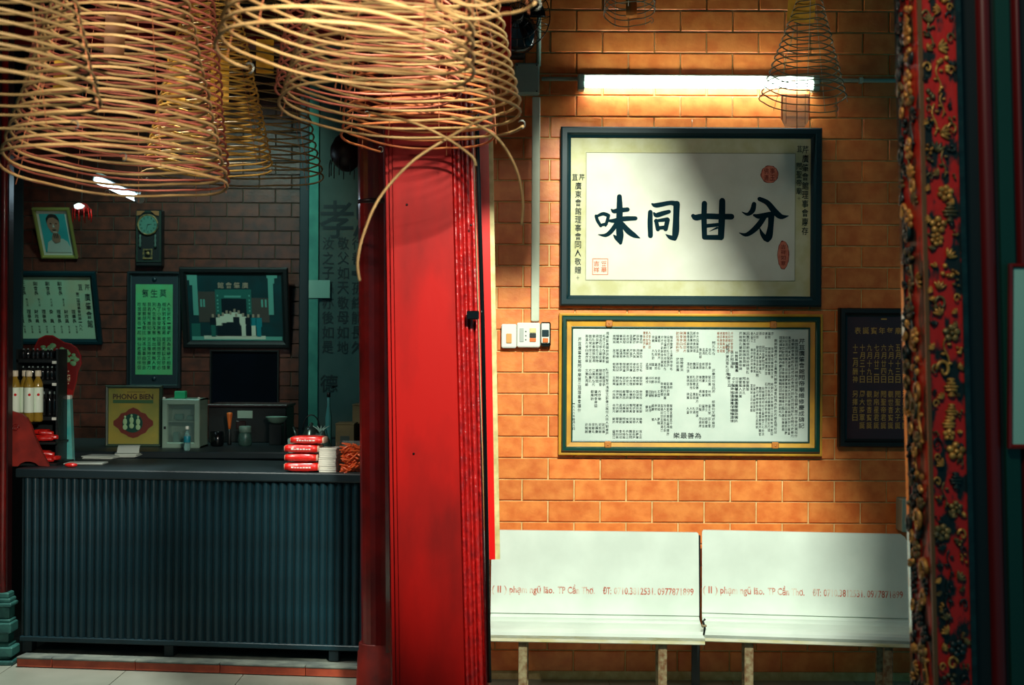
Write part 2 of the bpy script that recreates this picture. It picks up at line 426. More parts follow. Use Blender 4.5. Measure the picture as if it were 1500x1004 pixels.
pil = thing('pillar', 'thick square glossy red lacquer pillar with fluted chipped right edge', 'pillar', (W(635, 600, D0).x, D0+.2, 0))
pr = [(.0,.05,0),(.02,.03,0),(.055,.03,0),(.065,.012,0),(.095,.012,0),(.105,0,0),(.115,0,0)]
core = [(0,.36,0)] + pr + [(.755,0,0),(.76,.014,0),(.76,.36,0)]
def bead(u0, u1, v, r, n=5): return [(u0+(u1-u0)*(1-cos(pi*i/n))/2, v-r*sin(pi*i/n), 0) for i in range(n+1)]
mol = [(.757,.36,0),(.757,.02,0)] + bead(.765,.80,.012,.009) + bead(.81,.85,.022,.011) + bead(.86,.885,.034,.007) + bead(.895,.94,.05,.012) + bead(.95,.995,.075,.012) + [(1.0,.10,0),(1.0,.36,0)]
PX = ((230, 561, 694), (1000, 571, 716))
for nm, pf, mm in (('shaft', core, RED), ('fluted_edge', mol, REDW)):
    o = leaning(nm, pf, PX, D0, mm); o.parent = pil; o.matrix_parent_inverse = Matrix.Translation(-pil.location)
MB().tube([W(696, -260, D0+.02)-pil.location, W(699, 200, D0+.02)-pil.location, W(707, 470, D0+.02)-pil.location, W(717, 1000, D0+.02)-pil.location], .010, 6).build('cable', BLACKG, pil)
p = W(691, 462, D0-.01)-pil.location
MB().box(p.x-.02, p.x+.03, p.y-.012, p.y+.02, p.z-.018, p.z+.018, bv=.004).build('cable_clasp', BLACKG, pil)
nail = MB().ell((0,0,0), (.005,.004,.005), 0, 8, 5).mesh('nail', BLACKG)
for q in ((596, 300), (690, 330), (606, 665)): link(nail, 'nail', pil, W(q[0], q[1], D0-.001)-pil.location)

# round dark red post behind its left edge
D1 = 6.12
po = thing('round_post', 'slim round dark red post standing left of the square pillar', 'post', (W(548, 990, D1).x, D1, 0))
c = W(549, 600, D1)
o = leaning('shaft', [(.5+.5*cos(a), .08*sin(a)) for a in [2*pi*i/20 for i in range(20)]], ((230, 524, 574), (900, 529, 577)), D1, REDD); o.parent = po; o.matrix_parent_inverse = Matrix.Translation(-po.location)
zz = W(549, 940, D1).z
MB().lathe([(.079, zz), (.083, zz-.005), (.083, zz-.04), (.088, zz-.045), (.094, .03), (.11, .012), (.115, 0)], 20, (.01, 0, 0)).build('foot_sleeve', BROWNRED, po)
zz = W(549, 300, D1).z
MB().lathe([(.081, zz), (.086, zz+.004), (.086, zz+.018), (.081, zz+.022)], 20, (-.004, 0, 0)).build('ring_band', BLACKRED, po)
# side frame and stone base at far left
D2 = 6.62
lp = thing('door_post', 'dark lacquer post with a red rounded strip on a moulded green stone base', 'post', (W(4, 975, D2).x, D2, 0))
x0 = W(-60, 800, D2).x-lp.location.x; xr = .0
def lx(px): return (px-4)*D2/F
zt = W(5, 868, D2).z
MB().box(lx(-60), lx(10), 0, .06, zt, 4.3).build('shaft', BLACKRED, lp)
MB().lathe([(.017, zt), (.017, 4.3)], 10, (lx(3), .0, 0)).build('red_strip', REDD, lp)
zs = [W(5, y, D2).z for y in (878, 890, 896, 908, 926, 945, 962, 978)]
prof = [(0, .0), (.10, .0), (.13, .0)]
b = MB()
for (ya, yb, wx, dy) in ((868,876,14,.02),(876,882,17,.03),(882,888,20,.04),(888,906,15,.02),(906,911,17,.03),(911,926,20,.045),(926,941,14,.02),(941,946,17,.03),(946,960,23,.05),(960,965,18,.03),(965,978,25,.06)):
    b.box(lx(-62), lx(wx), -dy, .06, max(0, W(5, yb, D2).z), W(5, ya, D2).z, bv=.006)
b.build('stone_base', mat('green grey stone', (60, 116, 108), .45, col2=(34, 80, 78), scale=20), lp)

struct(MB().box(W(-40, 500, 9.3).x, W(31.5, 500, 9.3).x, 9.3, 9.33, 0, 4.3).build('trim_5', TEALD))
# couplet board seen edge-on behind the pillar
D3 = 5.75
cb = thing('couplet_board', 'narrow bright red hanging board with cream edge beside the square pillar', 'board', (W(716, 820, D3).x, D3, W(716, 820, D3).z))
def sheared(name, l, m, yo, y1):
    (xa, xb), (xc, xd) = l                    # top (py 0), bottom (py 820)
    t = W(0, -60, D3).z
    f = lambda px, py: W(px, py, D3).x
    zt, zb_ = W(712, -300, D3).z, W(712, 820, D3).z
    ex = lambda a, c: a-(c-a)*300/820
    vs = []
    for y in (yo, y1): vs += [(f(xc, 820), D3+y, zb_), (f(xd, 820), D3+y, zb_), (f(ex(xb, xd), -300), D3+y, zt), (f(ex(xa, xc), -300), D3+y, zt)]
    vs = [Vector(v)-cb.location for v in vs]
    return MB().add(vs, [(0,1,2,3),(7,6,5,4),(0,4,5,1),(1,5,6,2),(2,6,7,3),(3,7,4,0)]).build(name, m, cb)
sheared('red_face', ((697, 712.5), (709, 725.5)), REDB, 0, .03)
sheared('cream_edge', ((712.5, 718.5), (725.5, 732.5)), CREAM, .004, .05)

# ------------------------------------------------------------------ counter
ct = thing('counter', 'long dark teal counter faced with narrow upright battens', 'counter', loc_on(-.03, .10, SH+.004), (0, 0, yaw))
def to_local(o, p):
    v = p-o.location; c, s = cos(-yaw), sin(-yaw)
    return Vector((v.x*c-v.y*s, v.x*s+v.y*c, v.z))
dl = ct.location.y; zt = W(15, 686, dl).z-ct.location.z; zpb = W(28, 935, dl).z-ct.location.z
CL = LEN+.10
MB().box(-.02, CL, -.025, .62, zt-.045, zt, bv=.006).build('top', TEALD, ct)
MB().box(0, CL, .012, .6, zpb, zt-.045).build('body', TEALD, ct)
ns = 43; sp = (LEN+.03)/ns
prf = [(-.5,.012),(-.5,.006),(-.40,.002),(-.26,-.004),(-.1,-.007),(.1,-.007),(.26,-.004),(.40,.002),(.5,.006),(.5,.012)]
sm = MB(); n = len(prf); zA, zB = zpb+.01, zt-.05
sm.add([(x*sp*.84, y, z) for z in (zA, zB) for x, y in prf], [(i, i+1, n+i+1, n+i) for i in range(n-1)]+[tuple(range(n)), tuple(range(2*n-1, n-1, -1))])
sme = sm.mesh('slat', TEAL)
for k in range(ns): link(sme, 'slat', ct, (sp*(k+.5)+.01, 0, 0))
MB().box(0, CL, -.012, .02, zpb-.014, zpb+.012, bv=.004).build('bottom_rail', TEAL, ct)
for x in (.0, .75, 1.6): MB().box(x+.01, x+.06, .0, .06, 0, zpb-.014, bv=.004).build('leg', TEALD, ct)
for x in (.03, 1.65): MB().box(x, x+.05, .5, .56, 0, zpb-.0).build('leg', TEALD, ct)
TOPZ = ct.location.z+zt
print('counter top z', TOPZ, 'yaw', math.degrees(yaw), 'LEN', LEN)
# rear table
TZ = 1.0
rt = thing('side_table', 'dark long table against the rear wall behind the counter', 'table', (-2.4, 8.2, SH if False else 0))
MB().box(-1.5, 1.55, -.62, .42, TZ-.04, TZ, bv=.006).build('table_top', TEALD, rt)
MB().box(-1.45, 1.5, -.58, -.55, .12, TZ-.04).build('front_panel', BLACK, rt)
for x, y in ((-1.46, -.6), (1.46, -.6), (-1.46, .34), (1.46, .34)): MB().box(x, x+.05, y, y+.05, 0 if y > -1 else 0, TZ-.04).build('leg', BLACK, rt)

# ------------------------------------------------------------------ pictures
def picture(name, label, cat, box, d, border, fm, pm, lean=0, prof=None, t=.03, fname='frame', pname='sheet'):
    """box px (x0,y0,x1,y1) at plane d; returns (thing, X, Z, y of the sheet)"""
    x0, y0, x1, y1 = box; k = d/F; cx = (x0+x1)/2; sc_ = 1/cos(lean)
    o = thing(name, label, cat, W(cx, y1, d-.004), (lean, 0, 0))
    X = lambda px: (px-cx)*k
    Z = lambda py: (y1-py)*k*sc_
    b = border*k
    prof = prof or [(0, 0), (0, -t*.8), (.15*b, -t), (.6*b, -t), (.8*b, -t*.7), (b, -t*.6), (b, 0)]
    if prof == 'g': prof = None
    MB().rectframe(X(x0), X(x1), 0, Z(y0), prof).build(fname, fm, o)
    if pm: MB().box(X(x0)+b*.6, X(x1)-b*.6, -t*.4, -.002, b*.6, Z(y0)-b*.6).build(pname, pm, o)
    return o, X, Z, -t*.4
# 1: four-character calligraphy
D = DR-.012
o, X, Z, y = picture('framed_calligraphy', 'large dark framed scroll with four bold brushed characters under the tube lamp', 'calligraphy', (820, 188.5, 1200, 449), D, 15, FRAMEB, SILK, lean=0, t=.05)
MB().box(X(858), X(1162), y-.002, y+.004, Z(411), Z(226)).build('inner_paper', PAPER, o)
MB().rectframe(X(857), X(1163), Z(412), Z(225), [(0, y), (0, y-.0025), (.002, y-.0025), (.002, y)]).build('paper_outline', mat('grey line', (150, 150, 128), .8), o)
ST = {'a': [[(60,190,22),(72,225,24),(95,262,22)], [(60,196,18),(110,174,26),(150,186,28)], [(152,186,24),(142,225,24),(130,258,20)], [(92,258,20),(135,248,24)],
 [(172,142,10),(190,155,30),(230,148,34),(290,142,32)], [(140,224,12),(195,224,32),(260,210,36),(348,206,30)], [(230,48,36),(232,150,46),(230,250,46),(236,330,52),(240,385,26)], [(188,328,6),(208,348,28),(238,378,30)],
 [(215,240,34),(170,302,32),(130,330,26),(78,326,5)], [(245,240,30),(295,298,42),(340,330,34),(382,350,4)]],
 'b': [[(456,160,34),(455,240,38),(458,332,36)], [(468,100,12),(500,110,34),(600,92,32),(640,100,44)], [(648,100,48),(645,200,46),(642,300,50),(634,350,36)], [(570,322,5),(600,342,30),(632,350,34)],
 [(482,166,14),(500,182,34),(550,168,34),(592,156,28)], [(498,222,28),(512,285,30)], [(492,225,20),(580,212,30)], [(582,216,34),(568,282,34)], [(512,276,26),(570,270,28)]],
 'c': [[(768,186,30),(790,198,44),(850,188,42),(960,190,42),(1048,190,42)], [(850,95,40),(848,200,40),(852,338,38)], [(980,75,44),(978,200,48),(972,340,46)], [(850,342,34),(970,342,38)], [(870,258,28),(960,248,26)], [(944,272,16),(888,298,3)]],
 'd': [[(1212,98,34),(1200,145,38),(1165,172,24),(1126,156,6)], [(1252,60,32),(1310,88,38),(1362,150,46),(1410,188,38),(1464,182,4)], [(1212,178,16),(1250,186,36),(1330,172,40)], [(1338,182,46),(1334,260,42),(1322,330,52),(1312,358,36)], [(1254,272,5),(1272,316,28),(1300,350,40)],
 [(1288,190,36),(1242,255,42),(1192,302,36),(1150,322,26),(1106,308,5)]]}
k5 = D/F/5
for key in 'abcd':
    b = MB()
    for i, s_ in enumerate(ST[key]): b.stroke([(X(860+p[0]/5), Z(280+p[1]/5), p[2]*k5) for p in s_], y-.0035-.0001*i)
    b.build('brushed_character', INK, o)
b = MB()
def pxcol(b, txt, px, ya, yb, wpx, mi=0, bold=.0): column(b, txt, X(px), Z(ya), Z(yb), wpx*D/F, y-.002, mi, bold)
pxcol(b, '芹廣肇會館理事會惠存', 1177, 213, 345, 9.5, bold=.012)
pxcol(b, '苴', 1168.5, 213, 224, 7, bold=.01); pxcol(b, '關聖帝廟', 1168, 238, 286, 8, bold=.012); pxcol(b, '十', 1168, 288, 294, 5)
pxcol(b, '苴', 841, 256, 267, 8, bold=.012); pxcol(b, '芹', 851, 256, 267, 8, bold=.012)
pxcol(b, '廣東會館理事會同人敬贈', 846, 268, 403, 9, bold=.008); pxcol(b, '十', 846, 405, 412, 4)
b.build('inscription', INKB, o)
def blob(px, py, rx, ry, y, n=28, j=.04):
    return [(X(px)+cos(2*pi*i/n)*rx*D/F*(1+random.uniform(-j, j)), Z(py)+sin(2*pi*i/n)*ry*D/F*(1+random.uniform(-j, j))) for i in range(n)]
for (px, py, rx, ry, cols) in ((1125, 256, 13, 13, (('事玉', 1129), ('佛清', 1120))), (1145.5, 373.5, 8.5, 21, (('吉祥如意', 1145.5),))):
    b = MB(); b.prism(blob(px, py, rx, ry, y), y-.003, y-.001, 0); b.prism(blob(px, py, rx*.93, ry*.95, y), y-.0034, y-.0025, 1)
    for t_, cx_ in cols: column(b, t_, X(cx_), Z(py-ry*.75), Z(py+ry*.75), 7*D/F, y-.004, 0, .02)
    b.build('red_seal', [SEALD, SEAL], o)
b = MB(); b.rectframe(X(867), X(890), Z(404), Z(380), [(0, y-.003), (.003, y-.0032)], 0)
for t_, cx_ in (('吉祥', 873), ('榮華', 884)): column(b, t_, X(cx_), Z(383), Z(401), 8*D/F, y-.0035, 0, .01)
b.build('square_seal', mat('orange seal ink', (214, 110, 70), .8), o)
# hook and cord
MB().tube([(X(1012), -.01, Z(188)), (X(1012), -.012, Z(176))], .0015, 5).build('hanging_cord', WIRE, o)

# 2: white engraved donors' stone in yellow and green frame
D = DR-.012
o, X, Z, y = picture('memorial_tablet', 'white stone tablet of small engraved characters in yellow and green frame', 'plaque', (818, 460, 1202, 667), D, 5, YELLOWP, None, t=.05,
    prof=[(0, 0), (0, -.03), (.008, -.034), (.014, -.03)], fname='outer_moulding')
k = D/F
MB().rectframe(X(822), X(1198), Z(662), Z(464), [(0, -.028), (0, -.042), (.006, -.05), (.018, -.05), (.024, -.042), (.026, -.028)]).build('green_band', GREENP, o)
MB().rectframe(X(829.5), X(1190.5), Z(654.5), Z(471.5), [(0, -.028), (0, -.034), (.026, -.03), (.030, -.022)]).build('yellow_band', YELLOWP, o)
MB().rectframe(X(836), X(1183.5), Z(648), Z(479.5), [(0, -.022), (0, -.034), (.003, -.035), (.007, -.034), (.008, -.022)]).build('green_fillet', GREENP, o)
MB().box(X(820), X(1200), -.024, 0, Z(664), Z(463)).build('stone_slab', STONE, o)
for px, py in ((890.5, 475), (1129.5, 475.5), (889.5, 651.5), (1133, 651.5)):
    MB().box(X(px-5), X(px+5), -.048, -.026, Z(py+5), Z(py-5), bv=.006).ell((X(px), -.049, Z(py)), (.005, .003, .005)).build('corner_clip', WOODC, o)
yy = -.0248
b = MB()
pool = '芹苴廣肇會館關帝廟維修慶成碑記本理事人士善信捐助元萬仟佰拾陳林黃李張王劉何梁吳周鄭馮鄧蘇葉潘羅曾蔡許謝郭洪邱彭呂葛范方石姚譚廖鄒熊金陸郝孔白崔康毛邱秦江史顧侯邵孟龍萬段雷錢湯尹黎易常武喬賀賴龔文'
def pc(txt, px, ya, yb, wpx, bold=.014, mi=0): column(b, txt, X(px), Z(ya), Z(yb), wpx*k, yy, mi, bold)
pc('芹苴廣肇會館關帝廟維修慶成碑記', 1172, 495, 627, 8.4, .03)
pc('芹苴廣肇會館關帝廟第三屆理事會謹什', 848, 495, 605, 4.8, .025)
pc('一九九六年陸月六日', 840, 590, 631, 3.2, .01)
for i, ch in enumerate('樂最善為'): put(b, ch, X(990+i*10.4), Z(638), 9.5*k, 8.5*k, yy, 0, .045)
# blocks as the photo shows them: (x0, x1, columns, [(ya, yb)...], mi)
def block(x0, x1, n, spans, mi=0, cell=5.15, jit=0):
    for i in range(n):
        px = x0+(x1-x0)*(i+.5)/n
        for (a_, b_) in spans:
            bb = b_-(random.random()*jit if jit else 0); m_ = max(1, round((bb-a_)/cell))
            pc(''.join(random.choice(pool) for _ in range(m_)), px, a_, a_+m_*cell, min(4.6, (x1-x0)/n*.86), .008, mi)
block(1156, 1167, 2, [(496, 640)]); block(1143, 1156, 3, [(492, 640)], jit=8); block(1138, 1144, 1, [(492, 612)])
block(1130, 1138, 1, [(496, 634)]); block(1118, 1131, 3, [(486, 500), (508, 556), (560, 640)], jit=12)
block(1105, 1118, 3, [(486, 498), (506, 558), (566, 642)], jit=26); block(1097, 1105, 2, [(486, 500), (510, 545), (562, 604)])
block(1080, 1096, 3, [(486, 548), (552, 584)], jit=18); block(1067, 1080, 2, [(514, 550), (562, 622)], jit=10); block(1060, 1067, 1, [(504, 558)])
block(1048, 1060, 3, [(486, 518)], mi=1, jit=4); block(1060, 1072, 3, [(486, 518)], mi=1, jit=6); block(1063, 1069, 1, [(546, 565)])
block(1070, 1080, 2, [(530, 545), (552, 622)], jit=20); block(1040, 1047, 1, [(500, 520), (540, 575), (586, 626)])
block(1022, 1040, 4, [(510, 524), (531, 545), (550, 564), (571, 585), (592, 606), (611, 628)], jit=4)
block(1004, 1022, 4, [(486, 520), (531, 545), (550, 572), (575, 590), (596, 610)], mi=0, jit=5)
block(988, 1004, 3, [(486, 520)], mi=1, jit=8); block(988, 1000, 2, [(524, 546)], jit=4)
block(966, 984, 4, [(492, 552), (560, 586), (592, 640)], jit=16)
block(953, 966, 3, [(492, 506), (512, 526), (532, 544), (552, 566), (572, 586), (592, 606), (612, 622)], jit=6)
block(940, 952, 3, [(486, 514)], mi=1, jit=6); block(944, 954, 2, [(532, 544), (552, 564), (572, 584), (594, 604)])
block(896, 940, 9, [(491, 504), (512, 524), (532, 544), (552, 564), (572, 585), (592, 606), (612, 622), (630, 643)], cell=4.4)
block(886, 891, 1, [(487, 534), (540, 640)]); block(856, 886, 6, [(491, 534), (541, 566)], jit=3); block(864, 880, 3, [(572, 600)], jit=12); block(856, 886, 6, [(620, 638)])
b.build('engraved_lettering', [INKB, INKR], o)

# 3: dark board with gold columns at right
D = DR-.012
o, X, Z, y = picture('festival_board', 'dark red board with gold characters partly behind the carved post', 'board', (1226, 452, 1380, 655), D, 12, BLACK, mat('dark maroon board', (74, 22, 24), .35, col2=(58, 16, 20), scale=6, coat=.5), t=.05)
GI = mat('gold lettering', (200, 150, 70), .5); b = MB(); k = D/F
for i, ch in enumerate('表誕寶年每廟'): put(b, ch, X(1254+i*11.8), Z(485), 9*k, 10*k, y-.001, 0, .012)
for i, (t1, t2) in enumerate((('十二月酬神', '另擇吉日'), ('十月三十日', '周大將軍誕'), ('九月十九日', '觀世音寶誕'), ('七月廿二日', '財帛星君誕'), ('六月廿四日', '關聖帝君誕'), ('六月十九日', '觀世音寶誕'), ('五月十三日', '關聖太子誕'), ('三月廿三日', '天后聖母誕'))):
    px = 1250.5+i*10.4
    column(b, t1, X(px), Z(504), Z(562), 7.2*k, y-.001, 0, .012); column(b, t2, X(px), Z(572), Z(572+len(t2)*11.4), 7.6*k, y-.001, 0, .02)
b.build('gold_lettering', GI, o)
MB().box(X(1288), X(1296), y-.004, y, Z(469), Z(467)).build('gold_bar', GI, o)  # short gold bar near the top of the board

# ---- rear wall pictures
# portrait
k = DB/F
def flat(b, pts, y, mi): b.prism([(X(p[0]), Z(p[1])) for p in pts], y, y+.001, mi)
D = DB-.012
o, X, Z, y = picture('framed_portrait', 'small gilt framed portrait of a bearded elderly man on turquoise, tilting forward', 'picture', (62, 308, 115, 377), D, 4.5, mat('dull gilt frame', (150, 150, 80), .4, metal=.3), mat('pale photo mount', (214, 224, 206), .4), lean=radians(30), t=.03)
TQ = mat('turquoise print', (60, 178, 180), .5); SK = mat('print skin tone', (168, 134, 112), .5); HR = mat('print dark hair', (44, 48, 46), .5); SHT = mat('print pale shirt', (190, 210, 196), .5)
b = MB(); flat(b, [(70,316),(107,316),(107,369),(70,369)], y-.002, 0)
flat(b, [(72,369),(76,355),(84,350),(98,350),(104,354),(107,362),(107,369)], y-.003, 3)
flat(b, [(79,326),(82,319),(88,317),(94,318),(97,323),(97,332),(94,340),(89,344),(84,341),(80,334)], y-.004, 1)
flat(b, [(79,329),(79,322),(83,317),(88,315.5),(94,317),(97,322),(97.5,328),(95.5,324),(90,320.5),(84,321),(81,324)], y-.005, 2)
for q in ((84.5, 329), (92.5, 329)): flat(b, [(q[0]-2,q[1]),(q[0],q[1]-1),(q[0]+2,q[1]),(q[0],q[1]+.8)], y-.0055, 2)
flat(b, [(88,329),(89.5,334),(86.5,334)], y-.0055, 3); flat(b, [(85,337),(91.5,337),(90,338.4),(86.5,338.4)], y-.0055, 2)
flat(b, [(86,340),(92,340),(90,347),(87.5,347)], y-.0056, 3)
flat(b, [(84,345),(87,341),(93,342),(96,347),(94,354),(87,356),(83,351)], y-.006, 1)
for i in range(3): flat(b, [(86+i*2.6,343),(87.4+i*2.6,342.6),(87+i*2.6,349),(86+i*2.6,349)], y-.0065, 2)
b.build('portrait_print', [TQ, SK, HR, SHT], o)
# left calligraphy certificate
o, X, Z, y = picture('framed_certificate', 'dark framed pale green sheet of inked name columns above the bottle rack', 'certificate', (20, 399, 151, 503), D, 8, FRAMEB, mat('pale green paper', (150, 190, 160), .6, col2=(176, 150, 108), scale=2.2, lo=.5, hi=.72), lean=radians(18), t=.04)
b = MB()
for i in range(4):
    px = 46+i*17.5; column(b, '副會長' if i else '正會長', X(px-1), Z(413), Z(433), 6*k, y-.001, 0, .03); column(b, '陳明光德'[i]+'文成', X(px+2), Z(437), Z(449), 3*k, y-.001, 0, 0)
for i in range(8):
    px = 38+i*10.8
    if i == 4: column(b, '委 員', X(px), Z(453), Z(473), 5.6*k, y-.001, 0, .03)
    else: column(b, '理事長'if i % 2 else '財政員', X(px), Z(453), Z(473), 5.8*k, y-.001, 0, .03)
    column(b, '林志華', X(px+2), Z(476), Z(488), 2.8*k, y-.001, 0, 0)
column(b, '第二屆理事會就職一九九', X(122), Z(428), Z(484), 5*k, y-.001, 0, .03)
column(b, '苴', X(127), Z(416), Z(426), 6*k, y-.001, 0, .03); column(b, '芹', X(137), Z(416), Z(426), 7*k, y-.001, 0, .03)
column(b, '廣肇會館', X(136), Z(429), Z(480), 8*k, y-.001, 0, .03)
b.build('inscription', INKB, o)
# green scroll
o, X, Z, y = picture('framed_scroll', 'tall dark frame holding a bright green sheet of small characters', 'calligraphy', (187, 398, 266, 569), D, 5, TEALD, None, t=.04)
MB().box(X(190), X(263), -.012, -.002, Z(566), Z(401)).build('dark_mount', mat('dark teal mount', (18, 42, 50), .5), o)
MB().rectframe(X(192), X(261), Z(564), Z(403), [(0, -.012), (0, -.018), (.004, -.018), (.004, -.012)]).build('inner_fillet', mat('teal fillet', (48, 84, 84), .5), o)
MB().box(X(199), X(253), -.016, -.012, Z(549), Z(417)).build('green_sheet', mat('green scroll paper', (66, 180, 116), .7, col2=(84, 160, 100), scale=8), o)
b = MB()
for i, ch in enumerate('氣生莫'): put(b, ch, X(213+i*13), Z(430), 10*k, 12*k, -.017, 0, .05)
poem = '人生就像一場戲因為有緣才相聚相扶到老不容易是否更該去珍惜為了小事發脾氣回頭想想又何必別人生氣我不氣氣出病來無人替我若氣死誰如意況且傷神又費力鄰居親朋不要比兒孫瑣事由他去吃苦享樂在一起神仙羨慕好伴侶'
for c_ in range(7):
    column(b, poem[(6-c_)*14:(6-c_)*14+7], X(204.5+c_*7.2), Z(443), Z(491), 5.6*k, -.017, 0, .03)
    column(b, poem[(6-c_)*14+7:(6-c_)*14+14], X(204.5+c_*7.2), Z(494), Z(542), 5.6*k, -.017, 0, .03)
b.build('inscription', mat('dark green ink', (12, 62, 52), .8), o)
for py in (410, 555): MB().lathe([(0.001, -.02), (.016, -.018), (.018, -.012)], 12, (X(226), 0, Z(py)), axis='Y').build('round_boss', TEAL, o)
# group photograph
o, X, Z, y = picture('framed_photograph', 'dark framed photograph of a group standing before a hall entrance', 'picture', (270, 393, 426, 509), D, 10, BLACK, mat('dark photo ground', (20, 62, 66), .3, col2=(26, 52, 56), scale=10, coat=.5), lean=radians(13), t=.04)
P1 = mat('photo pale column', (84, 156, 142), .4); P2 = mat('photo white clothes', (190, 204, 184), .4); P3 = mat('photo dark clothes', (8, 30, 38), .4); P4 = mat('photo blue shirt', (14, 120, 130), .4); P5 = mat('photo brown wall', (66, 66, 62), .4); P6 = mat('photo skin', (150, 140, 120), .4); P7 = mat('photo green door', (30, 96, 88), .4)
b = MB(); q = lambda x: 270+x/9.13; r_ = lambda v: 395+v/9.13
def R(x0, y0, x1, y1, dy, mi): flat(b, [(q(x0), r_(y0)), (q(x1), r_(y0)), (q(x1), r_(y1)), (q(x0), r_(y1))], y-dy, mi)
R(225, 300, 450, 700, .002, 4); R(930, 380, 1160, 700, .002, 4); R(450, 270, 930, 600, .002, 6); R(530, 390, 860, 600, .0024, 2)
R(155, 80, 222, 610, .003, 0); R(90, 80, 200, 150, .0032, 0); R(120, 150, 200, 215, .0031, 0); R(120, 720, 235, 890, .0025, 6)
R(1155, 90, 1222, 600, .003, 0); R(1140, 80, 1280, 120, .0032, 0); R(1180, 120, 1240, 190, .0031, 0); R(570, 350, 790, 375, .003, 0)
R(120, 890, 1320, 940, .002, 0); R(280, 880, 1100, 925, .0025, 1)
for x in (480, 900):
    for v in (340, 400, 445, 495, 540): R(x-8, v, x+10, v+22, .003, 0)
for i, ch in enumerate('館會肇廣'): put(b, ch, X(q(530+i*108)), Z(r_(215)), 9*k, 9*k, y-.003, 5, .03)
for x in (262, 300, 1070, 1118): R(x-12, 400, x+12, 500, .003, 0)
for x, v0, v1, v2, c1, c2 in ((410, 640, 740, 890, 2, 6), (490, 640, 745, 880, 1, 2), (545, 620, 710, 880, 1, 2), (595, 590, 700, 880, 1, 2), (645, 600, 700, 880, 1, 2), (700, 570, 700, 880, 1, 2), (755, 590, 720, 880, 1, 2), (720, 630, 760, 880, 2, 2), (812, 625, 740, 890, 1, 1), (880, 640, 730, 880, 2, 2), (945, 640, 745, 880, 3, 1), (1015, 640, 760, 890, 3, 3)):
    R(x-42, v0, x+42, v1, .004+(v0-500)*1e-5, c1); R(x-28, v1-2, x+28, v2, .0042+(v0-500)*1e-5, c2)
    R(x-14, v0-46, x+14, v0-4, .0055, 5)
b.build('photo_print', [P1, P2, P3, P4, P5, P6, P7], o)
# wall clock
ck = thing('wall_clock', 'narrow dark pendulum clock with round green dial on the brick wall', 'clock', W(221, 392, D))
X = lambda px: (px-221)*k
Z = lambda py: (392-py)*k
MB().box(X(203), X(241), -.08, 0, Z(391), Z(309), bv=.008).build('case', BLACK, ck)
MB().rectframe(X(204), X(240), Z(385), Z(311), [(0, -.08), (0, -.088), (.012, -.088), (.012, -.08)]).build('case_trim', mat('dark bronze', (52, 70, 62), .35, metal=.5), ck)
b = MB(); b.lathe([(.078, -.08), (.082, -.092), (.07, -.095), (.068, -.09)], 28, (X(221), 0, Z(331)), axis='Y'); b.build('bezel', GOLDD, ck)
dial = MB().lathe([(.069, -.088), (.069, -.0905)], 28, (X(221), 0, Z(331)), axis='Y').build('dial', mat('green dial', (70, 120, 106), .4), ck)
b = MB()
for i in range(12):
    a = pi/6*i; put(b, ('XII','I','II','III','IV','V','VI','VII','VIII','IX','X','XI')[i], X(221)+sin(a)*.055, Z(331)+cos(a)*.055, .014, .016, -.0925, 0, .02)
b.build('numerals', INKB, dial)
b = MB(); b.stroke([(X(221), Z(331), .007), (X(221)+.03, Z(331)+.004, .003)], -.094); b.stroke([(X(221), Z(331), .005), (X(221)-.012, Z(331)-.045, .002)], -.0945); b.build('clock_hand', BLACK, dial)
b = MB()
for sx in (-1, 1):
    b.prism([(X(221+sx*4), Z(311)), (X(221+sx*16), Z(311)), (X(221+sx*16), Z(318)), (X(221+sx*11), Z(317))], -.091, -.088)
b.build('corner_ornament', mat('clock gilt', (160, 110, 70), .4, metal=.4), ck)
b = MB()
for sx in (-1, 1):
    b.lathe([(.004, Z(365)), (.012, Z(362)), (.006, Z(358)), (.011, Z(354)), (.005, Z(350)), (.009, Z(347)), (.003, Z(345))], 10, (X(221+sx*11), -.09, 0))
b.build('turned_column', mat('clock silver', (100, 130, 120), .3, metal=.6), ck)
b = MB(); b.rectframe(X(214), X(228), Z(381), Z(366), [(0, -.088), (0, -.094), (.012, -.094), (.012, -.088)]); b.build('pendulum_window', GOLDD, ck)
MB().lathe([(.001, -.094), (.016, -.092), (.016, -.088)], 14, (X(221), 0, Z(373)), axis='Y').build('pendulum', GOLDD, ck)
# dark unlit board on wall
o, X, Z, y = picture('dark_notice_board', 'plain near black square board on the rear wall under the photograph', 'board', (308, 513, 409, 606), D, 3, BLACK, mat('navy black board', (5, 12, 22), .9, col2=(4, 8, 14), scale=3, spec=.05), t=.03)
# dark upright post and engraved panel beside it
D4 = 8.9
dp = tag(MB().box(0, 14.5*D4/F, 0, .12, 0, 4.3, bv=.01).build('dark_upright', TEALD), 'dark square timber upright between the photograph and the engraved panel', 'post'); dp.location = (W(437.5, 500, D4).x, D4, 0)
D5 = 8.72; k = D5/F
gp = thing('inscribed_panel', 'tall grey glass panel with large faded black characters left of the red post', 'panel', (W(495, 600, D5).x, D5, SH))
X = lambda px: (px-495)*k
Z = lambda py: W(495, py, D5).z-SH
zt = Z(-120)
MB().box(X(465), X(575), -.01, .01, Z(640), zt).build('panel', mat('smoky grey glass', (72, 88, 82), .25, col2=(58, 74, 70), scale=3, coat=.3), gp)
MB().box(X(452), X(466), -.02, .02, 0, zt, bv=.004).build('frame_strip', mat('blue green strip', (72, 140, 124), .3, col2=(56, 116, 106), scale=8), gp)
MB().box(X(466), X(575), -.015, .015, 0, Z(640)).build('lower_panel', TEALD, gp)
b = MB()
